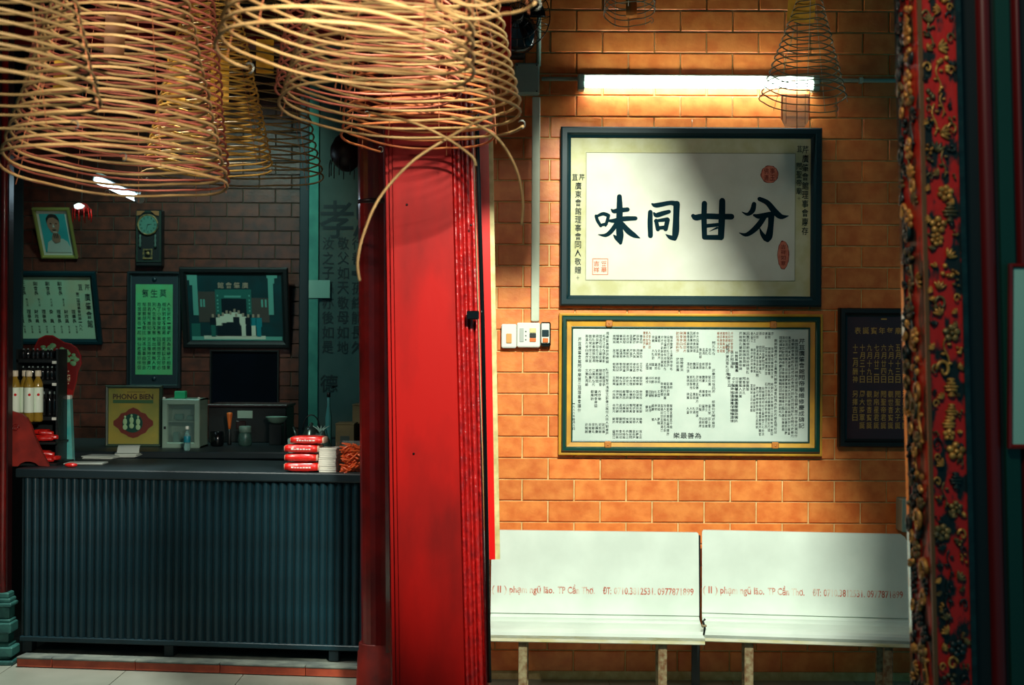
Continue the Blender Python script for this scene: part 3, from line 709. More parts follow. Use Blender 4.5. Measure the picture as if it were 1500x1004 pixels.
put(b, '孝', X(492), Z(322), 50*k, 56*k, -.0115, 0, .03); put(b, '忠', X(541), Z(322), 50*k, 56*k, -.0115, 0, .03)
column(b, '汝之子孫亦後如是', X(480), Z(346), Z(520), 17*k, -.0115, 0, .02); column(b, '敬父如天敬母如地', X(502), Z(346), Z(520), 17*k, -.0115, 0, .02)
column(b, '行善一孫終能長久', X(523), Z(346), Z(520), 17*k, -.0115, 0, .02)
put(b, '德', X(482), Z(562), 26*k, 26*k, -.0115, 0, .03)
b.build('inscription', mat('black panel lettering', (14, 32, 34), .6), gp)
MB().box(X(452), X(483), -.024, -.018, Z(437), Z(411)).build('pale_label', mat('translucent pale label', (120, 160, 146), .4), gp)
# dark red lantern hanging in the dark above the panel
dk = thing('dark_red_lantern', 'dark red tasselled lantern hanging beside the red post', 'lantern', W(508, 252, 7.4))
MB().lathe([(.004, .0), (.03, .005), (.07, .04), (.095, .09), (.095, .14), (.07, .19), (.03, .22), (.03, .25), (.02, .25)], 14).build('shade', BLACKRED, dk)
b = MB()
for i in range(10): a = 2*pi*i/10; b.tube([(.092*cos(a), .092*sin(a), .07), (.10*cos(a), .10*sin(a), .03), (.1*cos(a), .1*sin(a), -.03)], .003, 4)
b.build('fringe', BLACKRED, dk); MB().tube([(0,0,.25), (0,0,4.3-dk.location.z)], .003, 4).build('cord', WIRE, dk)
# small red lantern with a glint
rl = thing('small_red_lantern', 'small red beaded lantern glowing beside the tilted portrait', 'lantern', W(120, 326, 8.3))
kk = 8.3/F
MB().lathe([(.02, 10*kk), (.05, 14*kk), (.055, 20*kk), (.035, 26*kk), (.02, 28*kk)], 12).build('shade', REDD, rl)
MB().lathe([(.012, 18*kk), (.03, 20*kk), (.034, 24*kk), (.01, 27*kk)], 10, (-.005, -.04, 0)).build('bulb', mat('warm lit bulb', (225, 240, 235), .4, emit=1.6), rl)
b = MB()
for i in range(12):
    a = 2*pi*i/12
    b.tube([(.055*cos(a), .055*sin(a), 20*kk), (.06*cos(a), .06*sin(a), 10*kk), (.058*cos(a), .058*sin(a), (i % 3)*2*kk)], .0025, 4)
b.build('tassel', REDB, rl); MB().tube([(0,0,28*kk), (0,0,4.3-rl.location.z)], .002, 4).build('cord', WIRE, rl)
# hanging tube lamp in the shop
ta, tb = W(143, 264, 8.0), W(203, 291, 7.2)
tl = thing('shop_tube_lamp', 'short glaring blue white tube lamp hanging below the coils', 'lamp', (ta+tb)/2)
MB().tube([ta-tl.location, tb-tl.location], .022, 10).build('glass_tube', TUBE2, tl)
dv = (tb-ta).normalized()
for p in (ta-dv*.03, tb): MB().tube([p-tl.location, p+dv*.03-tl.location], .026, 10).build('end_cap', GREYPL, tl)
MB().tube([ta-tl.location+Vector((0,.0,.035)), tb-tl.location+Vector((0,0,.035))], .014, 6).build('batten', GREYPL, tl)
for p in (ta, tb): MB().tube([p-tl.location+Vector((0,0,.03)), (p.x-tl.location.x, p.y-tl.location.y, 4.3-tl.location.z)], .002, 4).build('hanging_wire', WIRE, tl)

# ------------------------------------------------------------------ counter goods
def onto(px, py, d, z=None):
    p = W(px, py, d)
    if z is not None: p.z = z
    return p
# carved red wing panel
Dw = 6.74; kk = Dw/F
wp = thing('carved_wing_panel', 'brownish red board with curved outline standing on the counter end', 'board', onto(36, 684, Dw, TOPZ))
pts = [(-6,684),(-6,592),(0,594),(8,599),(20,604),(32,607),(40,613),(46,624),(50,636),(56,650),(62,663),(68,674),(72,684),(58,683),(53,679),(46,677),(38,677),(31,680),(27,684)]
MB().prism([((x-36)*kk, (684-y_)*kk) for x, y_ in pts], -.012, .012).build('panel', BROWNRED, wp)
b = MB(); b.tube([((24-36+ (6-.7*i*.5)*cos(i*.8))*kk, -.013, (684-628+(6-.35*i)*sin(i*.8))*kk) for i in range(14)], .003, 5)
b.build('carved_swirl', REDD, wp)
# tiered rack
Dr = 6.95; kr = Dr/F
rk = thing('tiered_rack', 'black tiered display rack of bottles and packets on the counter', 'rack', onto(64, 684, Dr, TOPZ))
RX = lambda px: (px-64)*kr
RZ = lambda py: (684-py)*kr
for py in (532, 563, 616): MB().box(RX(28), RX(88), -.05, .09, RZ(py+6), RZ(py), bv=.003).build('shelf', BLACK, rk)
for py, yo in ((652, -.12), (681, -.18)):
    MB().box(RX(14 if py < 660 else 20), RX(92+ (py > 660)*8), yo, .09, RZ(py+3), RZ(py)).build('shelf', BLACK, rk)
MB().box(RX(12), RX(64), -.19, -.052, RZ(625), RZ(622)).build('shelf', BLACK, rk)
for px in (28, 86): MB().box(RX(px), RX(px+3), -.05, .09, 0, RZ(518)).build('side_upright', BLACK, rk)
for q in ((84, 537), (84, 569), (84, 619)): MB().box(RX(q[0]-3), RX(q[0]+3), -.056, -.051, RZ(q[1]+2), RZ(q[1]-2)).build('price_tag', WHITEP, rk)
MB().box(RX(28), RX(89), .085, .095, 0, RZ(520)).build('back_panel', BLACK, rk)
def bottle(name, label, cat, hgt, r, body, cap_m, group, lab=None):
    o = thing(name, label, cat, (0,0,0), group=group)
    if lab:
        MB().lathe([(r*.9, 0), (r, hgt*.03), (r, hgt*.68), (r*.93, hgt*.75), (r*.72, hgt*.81), (r*.5, hgt*.85), (r*.48, hgt*.9)], 14).build('bottle_body', body, o)
        MB().lathe([(r*.60, hgt*.885), (r*.62, hgt*.89), (r*.62, hgt*.985), (r*.56, hgt)], 14).build('cap', cap_m, o)
        MB().lathe([(r*1.015, hgt*.18), (r*1.03, hgt*.19), (r*1.03, hgt*.66), (r*1.015, hgt*.67)], 14).build('label_band', lab, o)
        return o
    MB().lathe([(r*.9, 0), (r, hgt*.04), (r, hgt*.62), (r*.85, hgt*.72), (r*.4, hgt*.84), (r*.36, hgt*.9)], 12).build('bottle_body', body, o)
    MB().lathe([(r*.42, hgt*.89), (r*.44, hgt*.9), (r*.44, hgt*.99), (r*.38, hgt)], 12).build('cap', cap_m, o)
    if lab:
        MB().lathe([(r*1.015, hgt*.14), (r*1.02, hgt*.15), (r*1.02, hgt*.60), (r*1.015, hgt*.61)], 14).build('label_band', lab, o)
    return o
DKB = mat('dark amber glass', (24, 26, 28), .08, coat=.6); CAPW = mat('pale cap', (140, 160, 158), .3, coat=.5)
first = None
for (py, ht, xs, txt) in ((532, 15, range(8), 'tiny dark bottle on the top shelf of the black rack'), (563, 20, range(8), 'small dark bottle on the middle shelf of the black rack'), (616, 36, range(6), 'tall slim dark bottle on the low shelf of the black rack')):
    proto = None
    for i in xs:
        px = (33+i*6.9) if py < 600 else 48+i*7.6
        loc = rk.location+Vector((RX(px), .01+random.uniform(-.01, .01), RZ(py)))
        if proto is None:
            proto = bottle('dark_bottle', txt, 'bottle', ht*kr, .0105 if py < 600 else .012, DKB, CAPW, txt.replace('bottle', 'bottles').replace('tiny', 'tiny')); proto.location = loc
        else: dup(proto, loc)
YB = mat('yellow oil', (196, 160, 60), .06, trans=.5, coat=.5); LB = mat('white green bottle label', (226, 240, 222), .45)
CAPO = mat('cream cap', (226, 214, 190), .4)
kb = 6.82/F
zby = rk.location.z+RZ(622)
labs = ('yellow oil bottle at the post end of the white labelled front row', 'second yellow oil bottle from the post, blank white label', 'third yellow oil bottle from the post, red spot on label', 'yellow oil bottle at the rack end of the white labelled front row')
bp = bottle('oil_bottle', labs[0], 'bottle', 75*kb, .026, YB, CAPO, 'white labelled oil bottles before the rack', LB)
MB().lathe([(.0001, -.0285), (.007, -.0284), (.0072, -.026)], 10, (.012, 0, 75*kb*.53), axis='Y').build('red_spot', REDB, bp)
for i, px in enumerate((24, 35, 44.5, 54)):
    loc = Vector((W(px, 600, 6.82).x, 6.80 + (.035 if i % 2 else 0), zby))
    if i == 0: bp.location = loc
    else: dup(bp, loc, labs[i])
# red packets on the rack
PK = mat('red foil packet', (206, 34, 28), .25, coat=.6, bump=.5, bscale=60)
def packet_mesh(wd, dp_, ht, seed):
    rr = random.Random(seed); n = 9; m = 5; vs = []; fs = []
    for s_ in (1, -1):
        for i in range(n):
            for j in range(m):
                u, v = i/(n-1), j/(m-1); e = (sin(pi*min(max(u, .03), .97))**.12)*(sin(pi*min(max(v, .05), .95))**.14)
                vs.append(((u-.5)*wd, (v-.5)*dp_, ht/2 + s_*ht/2*e*(1+rr.uniform(-.08, .04))))
    for s_ in (0, 1):
        for i in range(n-1):
            for j in range(m-1):
                a = s_*n*m+i*m+j; q_ = (a, a+m, a+m+1, a+1); fs.append(q_ if s_ == 0 else q_[::-1])
    ed = [i*m for i in range(n)]+[(n-1)*m+j for j in range(1, m)]+[i*m+m-1 for i in range(n-2, -1, -1)]+[j for j in range(m-2, 0, -1)]
    for a, b_ in zip(ed, ed[1:]+ed[:1]): fs.append((a, b_, b_+n*m, a+n*m)[::-1])
    return MB().add(vs, fs, 0, True)
for row, (py, yo, xs) in enumerate(((652, -.07, (60, 67, 74, 80)), (681, -.12, (66, 73, 80, 87)))):
    me = packet_mesh(.075, .05, .028, row).mesh('red_packet', PK)
    for i, px in enumerate(xs):
        for l_ in range(2 if i in (1, 2) else 1):
            o = link(me, 'red_packet'); o.location = rk.location+Vector((RX(px), yo+.012*(i % 2), RZ(py)+.029*l_+.004+ (.006 if i % 2 else 0))); o.rotation_euler = (0, random.uniform(-.12, .12), random.uniform(-.4, .4))
            tag(o, ('small glossy red packet on the upper tray of the black rack', 'small glossy red packet on the lowest tray of the black rack')[row], 'packet', ('red packets on the upper rack tray', 'red packets on the lowest rack tray')[row])
# round red topper sign with food print behind the rack
Ds = 7.13; ks = Ds/F
ts = thing('display_sign', 'rounded red cardboard sign with green dumpling print behind the black rack', 'sign', onto(85, 690, Ds, TOPZ))
SX = lambda px: (px-85)*ks
SZ = lambda py: (685-py)*ks
out = [(50,520),(56,508),(66,503),(76,503),(85,508),(93,513),(103,515),(112,521),(118,532),(119,545),(114,556),(112,570),(108,585),(106,594),(60,594),(52,560)]
MB().prism([(SX(a), SZ(b_)) for a, b_ in out], -.006, .006, 0).build('board', mat('red card print', (150, 22, 20), .4, coat=.4), ts)
b = MB(); b.prism([(SX(a*.955+3.9), SZ(b_*.965+19.5)) for a, b_ in out if b_ < 590], -.008, -.0065, 0); b.build('inner_print', mat('dark red card print', (112, 18, 18), .4, coat=.4), ts)
b = MB(); rr = random.Random(3)
for i in range(34):
    a = rr.uniform(0, 1); px = 62+a*52; py = 516+a*22+rr.uniform(-5, 9)
    b.ell((SX(px), -.009, SZ(py)), (rr.uniform(3, 5)*ks, .003, rr.uniform(2.4, 4)*ks), 0, 8, 4)
b.build('food_print', mat('pale green dumpling print', (110, 168, 120), .5), ts)
b = MB(); line(b, 'NG', SX(92), SX(103), SZ(564.5), 8*ks, -.010, 0, .03); line(b, 'V? TRÀ', SX(90), SX(102), SZ(556), 2.4*ks, -.010) if False else None
line(b, 'ngon', SX(91), SX(102), SZ(555.5), 2.6*ks, -.010) if False else None
b.quad(SX(92), SX(103), SZ(570.2), SZ(569.5), -.010)
for x_ in (92, 94.5, 97, 99.5): b.quad(SX(x_), SX(x_+1.8), SZ(556.5), SZ(554.8), -.010); b.quad(SX(x_), SX(x_+1.8), SZ(574.5), SZ(572.6), -.010)
b.build('lettering', mat('pale print', (190, 186, 150), .5), ts)
MB().prism([(SX(72), 0), (SX(100), 0), (SX(100), SZ(592)), (SX(72), SZ(592))], .006, .012, 0).build('stand', BLACK, ts)
# turquoise upright box beside the rack
Dq = 7.065
tq = thing('turquoise_carton', 'tall narrow turquoise carton standing beside the black rack', 'carton', onto(98, 683, Dq, TOPZ))
kq = Dq/F
MB().prism([((91-98)*kq, 0), ((108-98)*kq, 0), ((104-98)*kq, 90*kq), ((95-98)*kq, 90*kq)], -.02, .02).build('carton_body', mat('turquoise carton print', (50, 168, 168), .3, col2=(120, 196, 186), scale=9, coat=.5), tq)
MB().box(-.014, .022, -.02, .02, 90*kq, 96*kq, bv=.003).build('lid', WHITEP, tq)
# loose paper and magazines on the counter
paper = mat('white paper', (206, 218, 208), .7)
for (px, py, w_, dp_, n_, rz, lb) in ((128, 680, .20, .12, 2, .1, 'loose white sheets lying on the counter beside the rack'), (150, 671, .17, .13, 3, -.05, 'thin pile of white leaflets on the counter before the yellow poster'), (186, 669, .13, .12, 4, .15, 'small pile of white paper slips with one curled up sheet')):
    p = G(px, py, TOPZ+.001)
    o = thing('paper_pile', lb, 'paper', p, (0, 0, rz))
    me = MB().box(-w_/2, w_/2, -dp_/2, dp_/2, 0, .004).mesh('sheet', paper)
    for i in range(n_):
        s_ = link(me, 'sheet', o, (random.uniform(-.01, .01), random.uniform(-.01, .01), .005*i)); s_.rotation_euler = (0, 0, random.uniform(-.15, .15))
    if n_ == 4:
        vs = [( -.06+.12*i/6+.01, -.04+.03*j, .022+.03*sin(pi*j/3)*.6+.012*j) for i in range(7) for j in range(4)]
        MB().add(vs, [(i*4+j, (i+1)*4+j, (i+1)*4+j+1, i*4+j+1) for i in range(6) for j in range(3)], 0, True).build('curled_sheet', paper, o)
p = G(104, 685, TOPZ)
tag(MB().ell((0, 0, .012), (.035, .02, .012)).build('red_pouch', PK), 'small flat red pouch lying on the counter at the foot of the rack', 'pouch').location = p
# poster leaning: yellow framed
Dp = 7.95; kp = Dp/F
ps = thing('yellow_poster', 'yellow poster in a dark frame with red ringed medallion beside the glass cabinet', 'poster', onto(196.5, 661, Dp, TZ))
PX_ = lambda px: (px-196.5)*kp
PZ_ = lambda py: (661.5-py)*kp
MB().rectframe(PX_(155.5), PX_(238), 0, PZ_(572), [(0, .01), (0, -.02), (.005, -.025), (.016, -.022), (.018, -.005)]).build('frame', mat('dark olive frame', (50, 70, 56), .4), ps)
MB().box(PX_(157), PX_(237), -.012, .01, PZ_(660), PZ_(574)).build('print', mat('olive yellow print', (168, 150, 60), .5, col2=(120, 134, 66), scale=5), ps)
def mscal(f_): return [(PX_(196+ a*f_), PZ_(627+c_*f_)) for a, c_ in ((0,-23),(7,-20),(11,-16),(18,-14),(22,-8),(29,-3),(29,3),(22,8),(18,14),(11,17),(7,20),(0,22),(-7,20),(-11,17),(-18,14),(-22,8),(-29,3),(-29,-3),(-22,-8),(-18,-14),(-11,-16),(-7,-20))]
MB().prism(mscal(1), -.014, -.0125).build('red_ring_print', mat('dark red print', (110, 44, 34), .5), ps)
MB().prism([(PX_(195+15*cos(a)), PZ_(627+14*sin(a))) for a in [2*pi*i/20 for i in range(20)]], -.0155, -.014).build('medallion_print', mat('deep green print', (14, 72, 60), .4), ps)
b = MB()
for x_, y_ in ((184, 624), (193.5, 622), (203, 624)):
    b.ell((PX_(x_), -.016, PZ_(y_-6)), (1.6*kp, .001, 2*kp)); b.ell((PX_(x_), -.016, PZ_(y_+1)), (3.2*kp, .001, 5*kp)); b.ell((PX_(x_), -.016, PZ_(y_+9)), (3.6*kp, .001, 4*kp))
b.build('three_figures_print', mat('pale gold green print', (160, 200, 150), .5), ps)
b = MB(); line(b, 'PHONG BIEN', PX_(166), PX_(225), PZ_(588), 7.5*kp, -.013, 0, .03)
for i in range(9): b.quad(PX_(187+i*3), PX_(189+i*3), PZ_(582), PZ_(581), -.013)
b.build('lettering', mat('dark brown print', (60, 44, 36), .6), ps)
MB().box(PX_(166), PX_(225), -.0132, -.012, PZ_(598), PZ_(593)).build('subtitle_band', mat('green band print', (60, 104, 64), .5), ps)
# small glass fronted cabinet
Dc = 7.85; kc = Dc/F
gc = thing('glass_cabinet', 'small pale metal cabinet with a glass door on the rear table', 'cabinet', onto(265.5, 655, Dc, TZ))
CX_ = lambda px: (px-265.5)*kc
CZ_ = lambda py: (657-py)*kc
ALU = mat('pale green aluminium', (150, 180, 162), .35, metal=.4)
b = MB(); b.box(CX_(238), CX_(240), 0, .2, 0, CZ_(585)).box(CX_(291), CX_(293), 0, .2, 0, CZ_(585)).box(CX_(238), CX_(293), .19, .2, 0, CZ_(585)).box(CX_(238), CX_(293), 0, .2, 0, .01).box(CX_(238), CX_(293), 0, .2, CZ_(587), CZ_(585))
b.build('case', ALU, gc)
gdf = MB().rectframe(CX_(238), CX_(293), 0, CZ_(585), [(0, 0), (0, -.012), (.005, -.016), (.03, -.016), (.036, -.008), (.036, 0)]).build('door_frame', ALU, gc)
MB().box(CX_(246), CX_(285), -.006, -.003, .02, CZ_(592)).build('glass_pane', GLASS, gdf)
MB().box(CX_(240), CX_(291), .01, .19, CZ_(619), CZ_(618)).build('inner_shelf', ALU, gc)
for py in (627,): MB().box(CX_(241), CX_(244), -.022, -.014, CZ_(py+2), CZ_(py-2), bv=.002).build('door_handle', BLACK, gdf)
for px in (240, 291): MB().ell((CX_(px), .0, CZ_(584)), (.01, .01, .008)).build('corner_cap', WHITEP, gc)
itm = mat('teal wrapped parcel', (64, 124, 112), .5)
for i, (px, py, w_, h_) in enumerate(((256, 617, 12, 9), (275, 617, 14, 7), (252, 655, 8, 20), (263, 655, 12, 10))):
    tag(MB().box(-w_*kc/2, w_*kc/2, 0, .06, 0, h_*kc, bv=.008).build('parcel', itm), ('wider dull parcel on the shelf inside the glass cabinet', 'flat dull parcel by the hinge on the cabinet shelf', 'tall narrow parcel inside the bottom of the glass cabinet', 'low parcel in the middle of the cabinet floor')[i], 'parcel').location = gc.location+Vector((CX_(px), .08, CZ_(py)))
tag(MB().box(-.026, .04, 0, .05, 0, .045, bv=.004).build('green_box', mat('bright green box', (30, 170, 116), .4)), 'small bright green box on top of the glass cabinet', 'box').location = gc.location+Vector((CX_(258), .05, CZ_(585)))
wb_ = thing('water_bottle', 'small clear plastic bottle with blue label before the glass cabinet', 'bottle', onto(274, 661, 7.68, TZ))
kw = 7.68/F
MB().lathe([(.017, 0), (.02, .01), (.02, 18*kw), (.018, 24*kw), (.009, 28*kw), (.008, 31*kw)], 14).build('bottle_body', mat('clear bluish plastic', (170, 215, 215), .1, trans=.7), wb_)
MB().lathe([(.0205, 12*kw), (.0208, 12.2*kw), (.0208, 21*kw), (.0205, 21.2*kw)], 14).build('label_band', mat('blue label', (20, 130, 150), .4), wb_)
MB().lathe([(.010, 31*kw), (.011, 31.5*kw), (.011, 35*kw), (.009, 36*kw)], 12).build('cap', WHITEP, wb_)
# low dark chest with things before it
Dd = 8.3; kd = Dd/F
ch = thing('dark_chest', 'low near black wooden chest against the rear wall', 'chest', onto(362, 655, Dd, TZ))
MB().box(-57*kd, 57*kd, 0, .3, 0, 52*kd, bv=.006).build('body', BLACK, ch)
MB().box(-59*kd, 59*kd, -.015, .31, 52*kd, 56*kd, bv=.004).build('lid', BLACKRED, ch)
MB().box(-16*kd, -2*kd, -.012, 0, 20*kd, 32*kd, bv=.004).build('door_panel', BLACKRED, ch)
tag(MB().box(-11*kd, 11*kd, -.004, .0, -5.5*kd, 5.5*kd, bv=.001).build('pale_card', mat('pale card', (150, 176, 160), .6)), 'blank pale card fixed to the dark chest above the glass jar', 'card').location = W(359, 607.5, Dd-.02)
jr = thing('glass_jar', 'squat glass jar with pale lid before the dark chest', 'jar', onto(359, 655, 8.05, TZ))
kj = 8.05/F
MB().lathe([(.034, 0), (.042, .008), (.044, 10*kj), (.038, 18*kj), (.034, 20*kj)], 16).build('jar_body', mat('greenish jar glass', (90, 130, 120), .08, trans=.6, coat=.4), jr)
MB().lathe([(.036, 20*kj), (.038, 20.5*kj), (.038, 28*kj), (.034, 29*kj)], 16).build('lid', mat('dull pale lid', (110, 140, 128), .5), jr)
oh = thing('orange_handled_brush', 'slim brush with orange handle standing before the dark chest', 'brush', onto(336, 655, 8.1, TZ))
MB().lathe([(.010, 0), (.014, .01), (.012, .07), (.008, .1)], 10).build('bristle_head', BLACK, oh)
MB().lathe([(.007, .1), (.009, .12), (.018, .19), (.018, .2), (.012, .204)], 10).build('handle', ORANGEP, oh)
ag = thing('dark_cup', 'dark round cup between the brush and the glass cabinet', 'cup', onto(318, 655, 8.0, TZ))
MB().lathe([(.03, 0), (.04, .01), (.046, .09), (.043, .09), (.036, .012), (.001, .01)], 16).build('cup_body', BLACKG, ag)
bw = thing('pale_bowl', 'pale half round bowl resting on the dark chest end', 'bowl', onto(405, 621, 8.15))
bw.location.z = W(405, 621, 8.15).z
MB().lathe([(.022, 0), (.05, .012), (.066, .04), (.068, .044), (.062, .044), (.045, .018), (.001, .01)], 20).build('bowl_body', mat('pale celadon', (136, 170, 154), .3), bw)
st = tag(MB().box(-.04, .04, -.04, .04, 0, bw.location.z-TZ, bv=.004).build('black_canister', BLACK), 'square black canister holding up the pale bowl', 'canister'); st.location = (bw.location.x, bw.location.y, TZ)
# tumbler, mug, bag, bottle, cartons near the post
tg = thing('ribbed_tumbler', 'tall narrow ribbed glass tumbler behind the red parcels', 'glass', onto(429, 660, 7.1, TOPZ))
b = MB(); b.lathe([(.020, 0), (.024, .004), (.027, .125), (.0255, .125), (.022, .008), (.001, .008)], 18)
b.build('tumbler_body', mat('greenish tumbler glass', (150, 200, 184), .08, trans=.5, coat=.3), tg)
for i in range(6): a = pi+pi*i/5; MB().tube([(.0225*cos(a), .0225*sin(a), .005), (.0275*cos(a), .0275*sin(a), .12)], .0016, 4).build('rib', CAPW, tg)
mg = thing('black_mug', 'glossy black mug with a ring handle behind the red parcels', 'mug', onto(445, 660, 7.2, TOPZ))
MB().lathe([(.03, 0), (.036, .005), (.036, .115), (.033, .115), (.032, .01), (.001, .01)], 18).build('mug_body', BLACKG, mg)
MB().tube([(.034+.022*sin(a), -.005, .06+.028*cos(a)) for a in [pi*i/8 for i in range(9)]], .004, 6).build('handle', mat('grey gloss', (120, 150, 145), .2), mg)
bg = thing('plastic_bag', 'crumpled clear plastic bag bulging above the white paper stacks', 'bag', onto(470, 655, 7.0, TOPZ))
rr = random.Random(5); b = MB(); b.ell((0, 0, .075), (.062, .05, .07), 0, 22, 14)
b.v = [(v[0]*(1+.12*sin(9*v[2]*40+v[0]*90)), v[1], v[2]*(1+.07*sin(v[0]*160))+ (0.03*(1-abs(v[0])/.06) if v[2] > .12 else 0)) for v in b.v]
b.build('bag_film', mat('crinkled clear film', (70, 96, 90), .12, coat=1, bump=.9, bscale=70), bg)
b = MB()
for i in range(5): b.tube([(0, 0, .16), (.01*(i-2), 0, .185), (.022*(i-2), .004*i, .2)], [.006, .004, .002], 5)
b.build('tied_neck', mat('pale film', (150, 190, 178), .15), bg)
kl = thing('metal_kettle', 'dark metal kettle with curved spout behind the plastic bag', 'kettle', onto(456, 640, 7.6, TZ))
MB().lathe([(.05, 0), (.062, .02), (.06, .08), (.04, .13), (.03, .15), (.012, .155), (.012, .17), (.002, .175)], 18).build('kettle_body', mat('dull steel', (80, 104, 98), .25, metal=.7), kl)
MB().tube([(-.05, 0, .06), (-.09, 0, .10), (-.105, 0, .15)], [.014, .010, .007], 8).build('spout', mat('dull steel', (0,0,0)), kl)
MB().tube([(.05*cos(a), 0, .13+.09*sin(a)) for a in [pi*i/10 for i in range(11)]], .004, 6).build('handle', BLACK, kl)
sb = thing('slim_bottle', 'slim glassy bottle standing upright by the inscribed panel', 'bottle', onto(481, 655, 7.7, TZ))
MB().lathe([(.016, 0), (.02, .01), (.02, .2), (.012, .25), (.009, .27), (.009, .32)], 12).build('bottle_body', mat('teal bottle glass', (60, 130, 130), .08, coat=.6), sb)
MB().lathe([(.011, .32), (.011, .345), (.008, .348)], 10).build('cap', BLACK, sb)
cdb = mat('dull cardboard', (104, 96, 62), .8, col2=(84, 80, 54), scale=9)
for (px, w_, h_, d_, lb) in ((505, 27, 42, 7.55, 'lower dull cardboard carton behind the orange sticks'), (528, 24, 66, 7.75, 'taller cardboard carton half hidden by the red post')):
    o = thing('cardboard_carton', lb, 'carton', onto(px, 650, d_, TZ)); kk = d_/F
    MB().box(-w_*kk/2, w_*kk/2, 0, .18, 0, h_*kk, bv=.003).build('carton_body', cdb, o)
    MB().box(-w_*kk/2-.002, w_*kk/2+.002, -.003, .183, h_*kk, h_*kk+.006).build('lid_flap', cdb, o)
    MB().box(-w_*kk/4, w_*kk/4, -.002, 0, h_*kk*.3, h_*kk*.6).build('printed_patch', mat('dark carton print', (40, 60, 54), .6), o)
# stack of red parcels
RP = mat('red shrink wrapped parcel', (228, 34, 26), .3, coat=.5, bump=.5, bscale=50); RPW = mat('clear wrap end', (214, 170, 150), .3, coat=.5)
def fz(px, py, d): return W(px, py, d).z
Df = loc_on(1.5, .12).y+.06; kf = Df/F
zc = TOPZ
for i, (x0_, x1_, h_, lb) in enumerate(((421.5, 470, 14.5, 'bottom red shrink wrapped parcel of the stack'), (422, 467.5, 13, 'second red parcel from the bottom of the stack'), (421.5, 469, 13.5, 'third red parcel up, just under the shifted top one'), (430, 476, 12, 'topmost red parcel of the stack, shifted towards the post'))):
    o = thing('red_parcel', lb, 'parcel', (W((x0_+x1_)/2, 680, Df).x, Df, zc), (0, 0, yaw), 'red parcels stacked on the counter')
    wd = (x1_-x0_)*kf; hh = h_*kf
    packet_mesh(wd, .13, hh*1.02, i+9).build('wrapped_body', RP, o)
    for s_ in (-1, 1): packet_mesh(.012, .11, hh*.8, i+20).build('wrap_end', RPW, o).location = (s_*wd/2, 0, hh*.1)
    b = MB(); rr = random.Random(i)
    x_ = -wd*.3
    while x_ < wd*.3 and i != 1:
        l_ = rr.uniform(.006, .014); b.box(x_, x_+l_, -.066, -.062, hh*.42, hh*.42+rr.uniform(.004, .009)); x_ += l_+.004
    if b.v: b.build('white_print', WHITEP, o)
    zc += hh*.985
# paper stacks
zc = TOPZ
for i, (h_, lb) in enumerate(((18, 'lower block of grey white paper between red parcels and orange sticks'), (17, 'upper block of grey white paper on the lower paper block'))):
    o = thing('paper_block', lb, 'paper', (W(483.5+i*.3, 680, Df).x, Df, zc), (0, 0, yaw)); n_ = 6
    me = MB().box(-12.8*kf, 12.8*kf, -.06, .06, 0, h_*kf/n_*.93, bv=.0015).mesh('ream', mat('grey white paper', (206, 200, 188), .75, rnd=.05))
    for j in range(n_): link(me, 'ream', o, (random.uniform(-.002, .002), random.uniform(-.002, .002), j*h_*kf/n_))
    zc += h_*kf+.001
# clear box with orange sticks
bx = thing('clear_box', 'clear open box filled with orange sticks at the counter end', 'box', (W(515, 680, Df-.02).x, Df-.02, TOPZ), (0, 0, yaw))
hw = 18*kf; FILM = mat('thin clear plastic', (225, 235, 230), .05, alpha=.10)
for nm, a in (('side', (-hw-.002, -hw, -.06, .06, 0, 44*kf)), ('side', (hw, hw+.002, -.06, .06, 0, 44*kf)), ('side', (-hw, hw, .06, .062, 0, 44*kf)), ('base', (-hw, hw, -.06, .06, 0, .002))): MB().box(*a).build(nm, FILM, bx)
OS = mat('orange red stick', (250, 104, 48), .3, coat=.4)
sme = MB().lathe([(.0025, -.026), (.0048, -.02), (.0052, 0), (.0048, .02), (.0025, .026)], 8, axis='X').mesh('orange_stick', OS)
rr = random.Random(11)
for i in range(110):
    lvl = i//12; z = .007+lvl*.0145+rr.uniform(-.001, .001)
    o = link(sme, 'orange_stick'); q_ = (rr.uniform(-hw+.028, hw-.026), rr.uniform(-.052, -.01) if i % 3 else rr.uniform(-.05, .04))
    o.location = bx.location+Vector((q_[0], q_[1], z)); o.rotation_euler = (0, rr.uniform(-.75, .75), rr.uniform(-.7, .7)+(0 if i % 2 else pi))
    tag(o, 'short orange red stick in the clear box on the counter', 'stick', 'orange sticks in the clear box')

# ------------------------------------------------------------------ right wall fittings
# tube lamp on the wall
D = DR-.03; k = D/F
lm = thing('wall_tube_lamp', 'long glowing white fluorescent tube lamp above the large framed scroll', 'lamp', W(1022, 126, D))
LX = lambda px: (px-1022)*k
MB().box(LX(846), LX(1196), -.02, .015, .028, .05, bv=.004).build('batten', mat('white enamel batten', (200, 210, 200), .4), lm)
MB().lathe([(.016, LX(856)), (.019, LX(857)), (.019, LX(1187)), (.016, LX(1188))], 14, (0, -.045, 0), axis='X').build('glass_tube', TUBE, lm)
for px in (851, 1192): MB().box(LX(px-5), LX(px+5), -.06, .01, -.03, .045, bv=.006).build('lamp_holder', TEALG, lm)
MB().box(LX(1120), LX(1150), -.03, -.02, .025, .045, bv=.003).build('starter', WHITEP, lm)
cnd = thing('horizontal_conduit', 'thin pale pipe running level along the brick wall behind the lamp', 'pipe', W(1050, 117, DR-.02))
for a, b_ in ((793, 848), (1194, 1345)): MB().tube([((a-1050)*k, 0, 0), ((b_-1050)*k, 0, 0)], .010, 8).build('pipe_length', TEALG, cnd)
MB().box((1258-1050)*k, (1264-1050)*k, -.014, .014, -.014, .014, bv=.003).build('pipe_clip', GREYP, cnd)
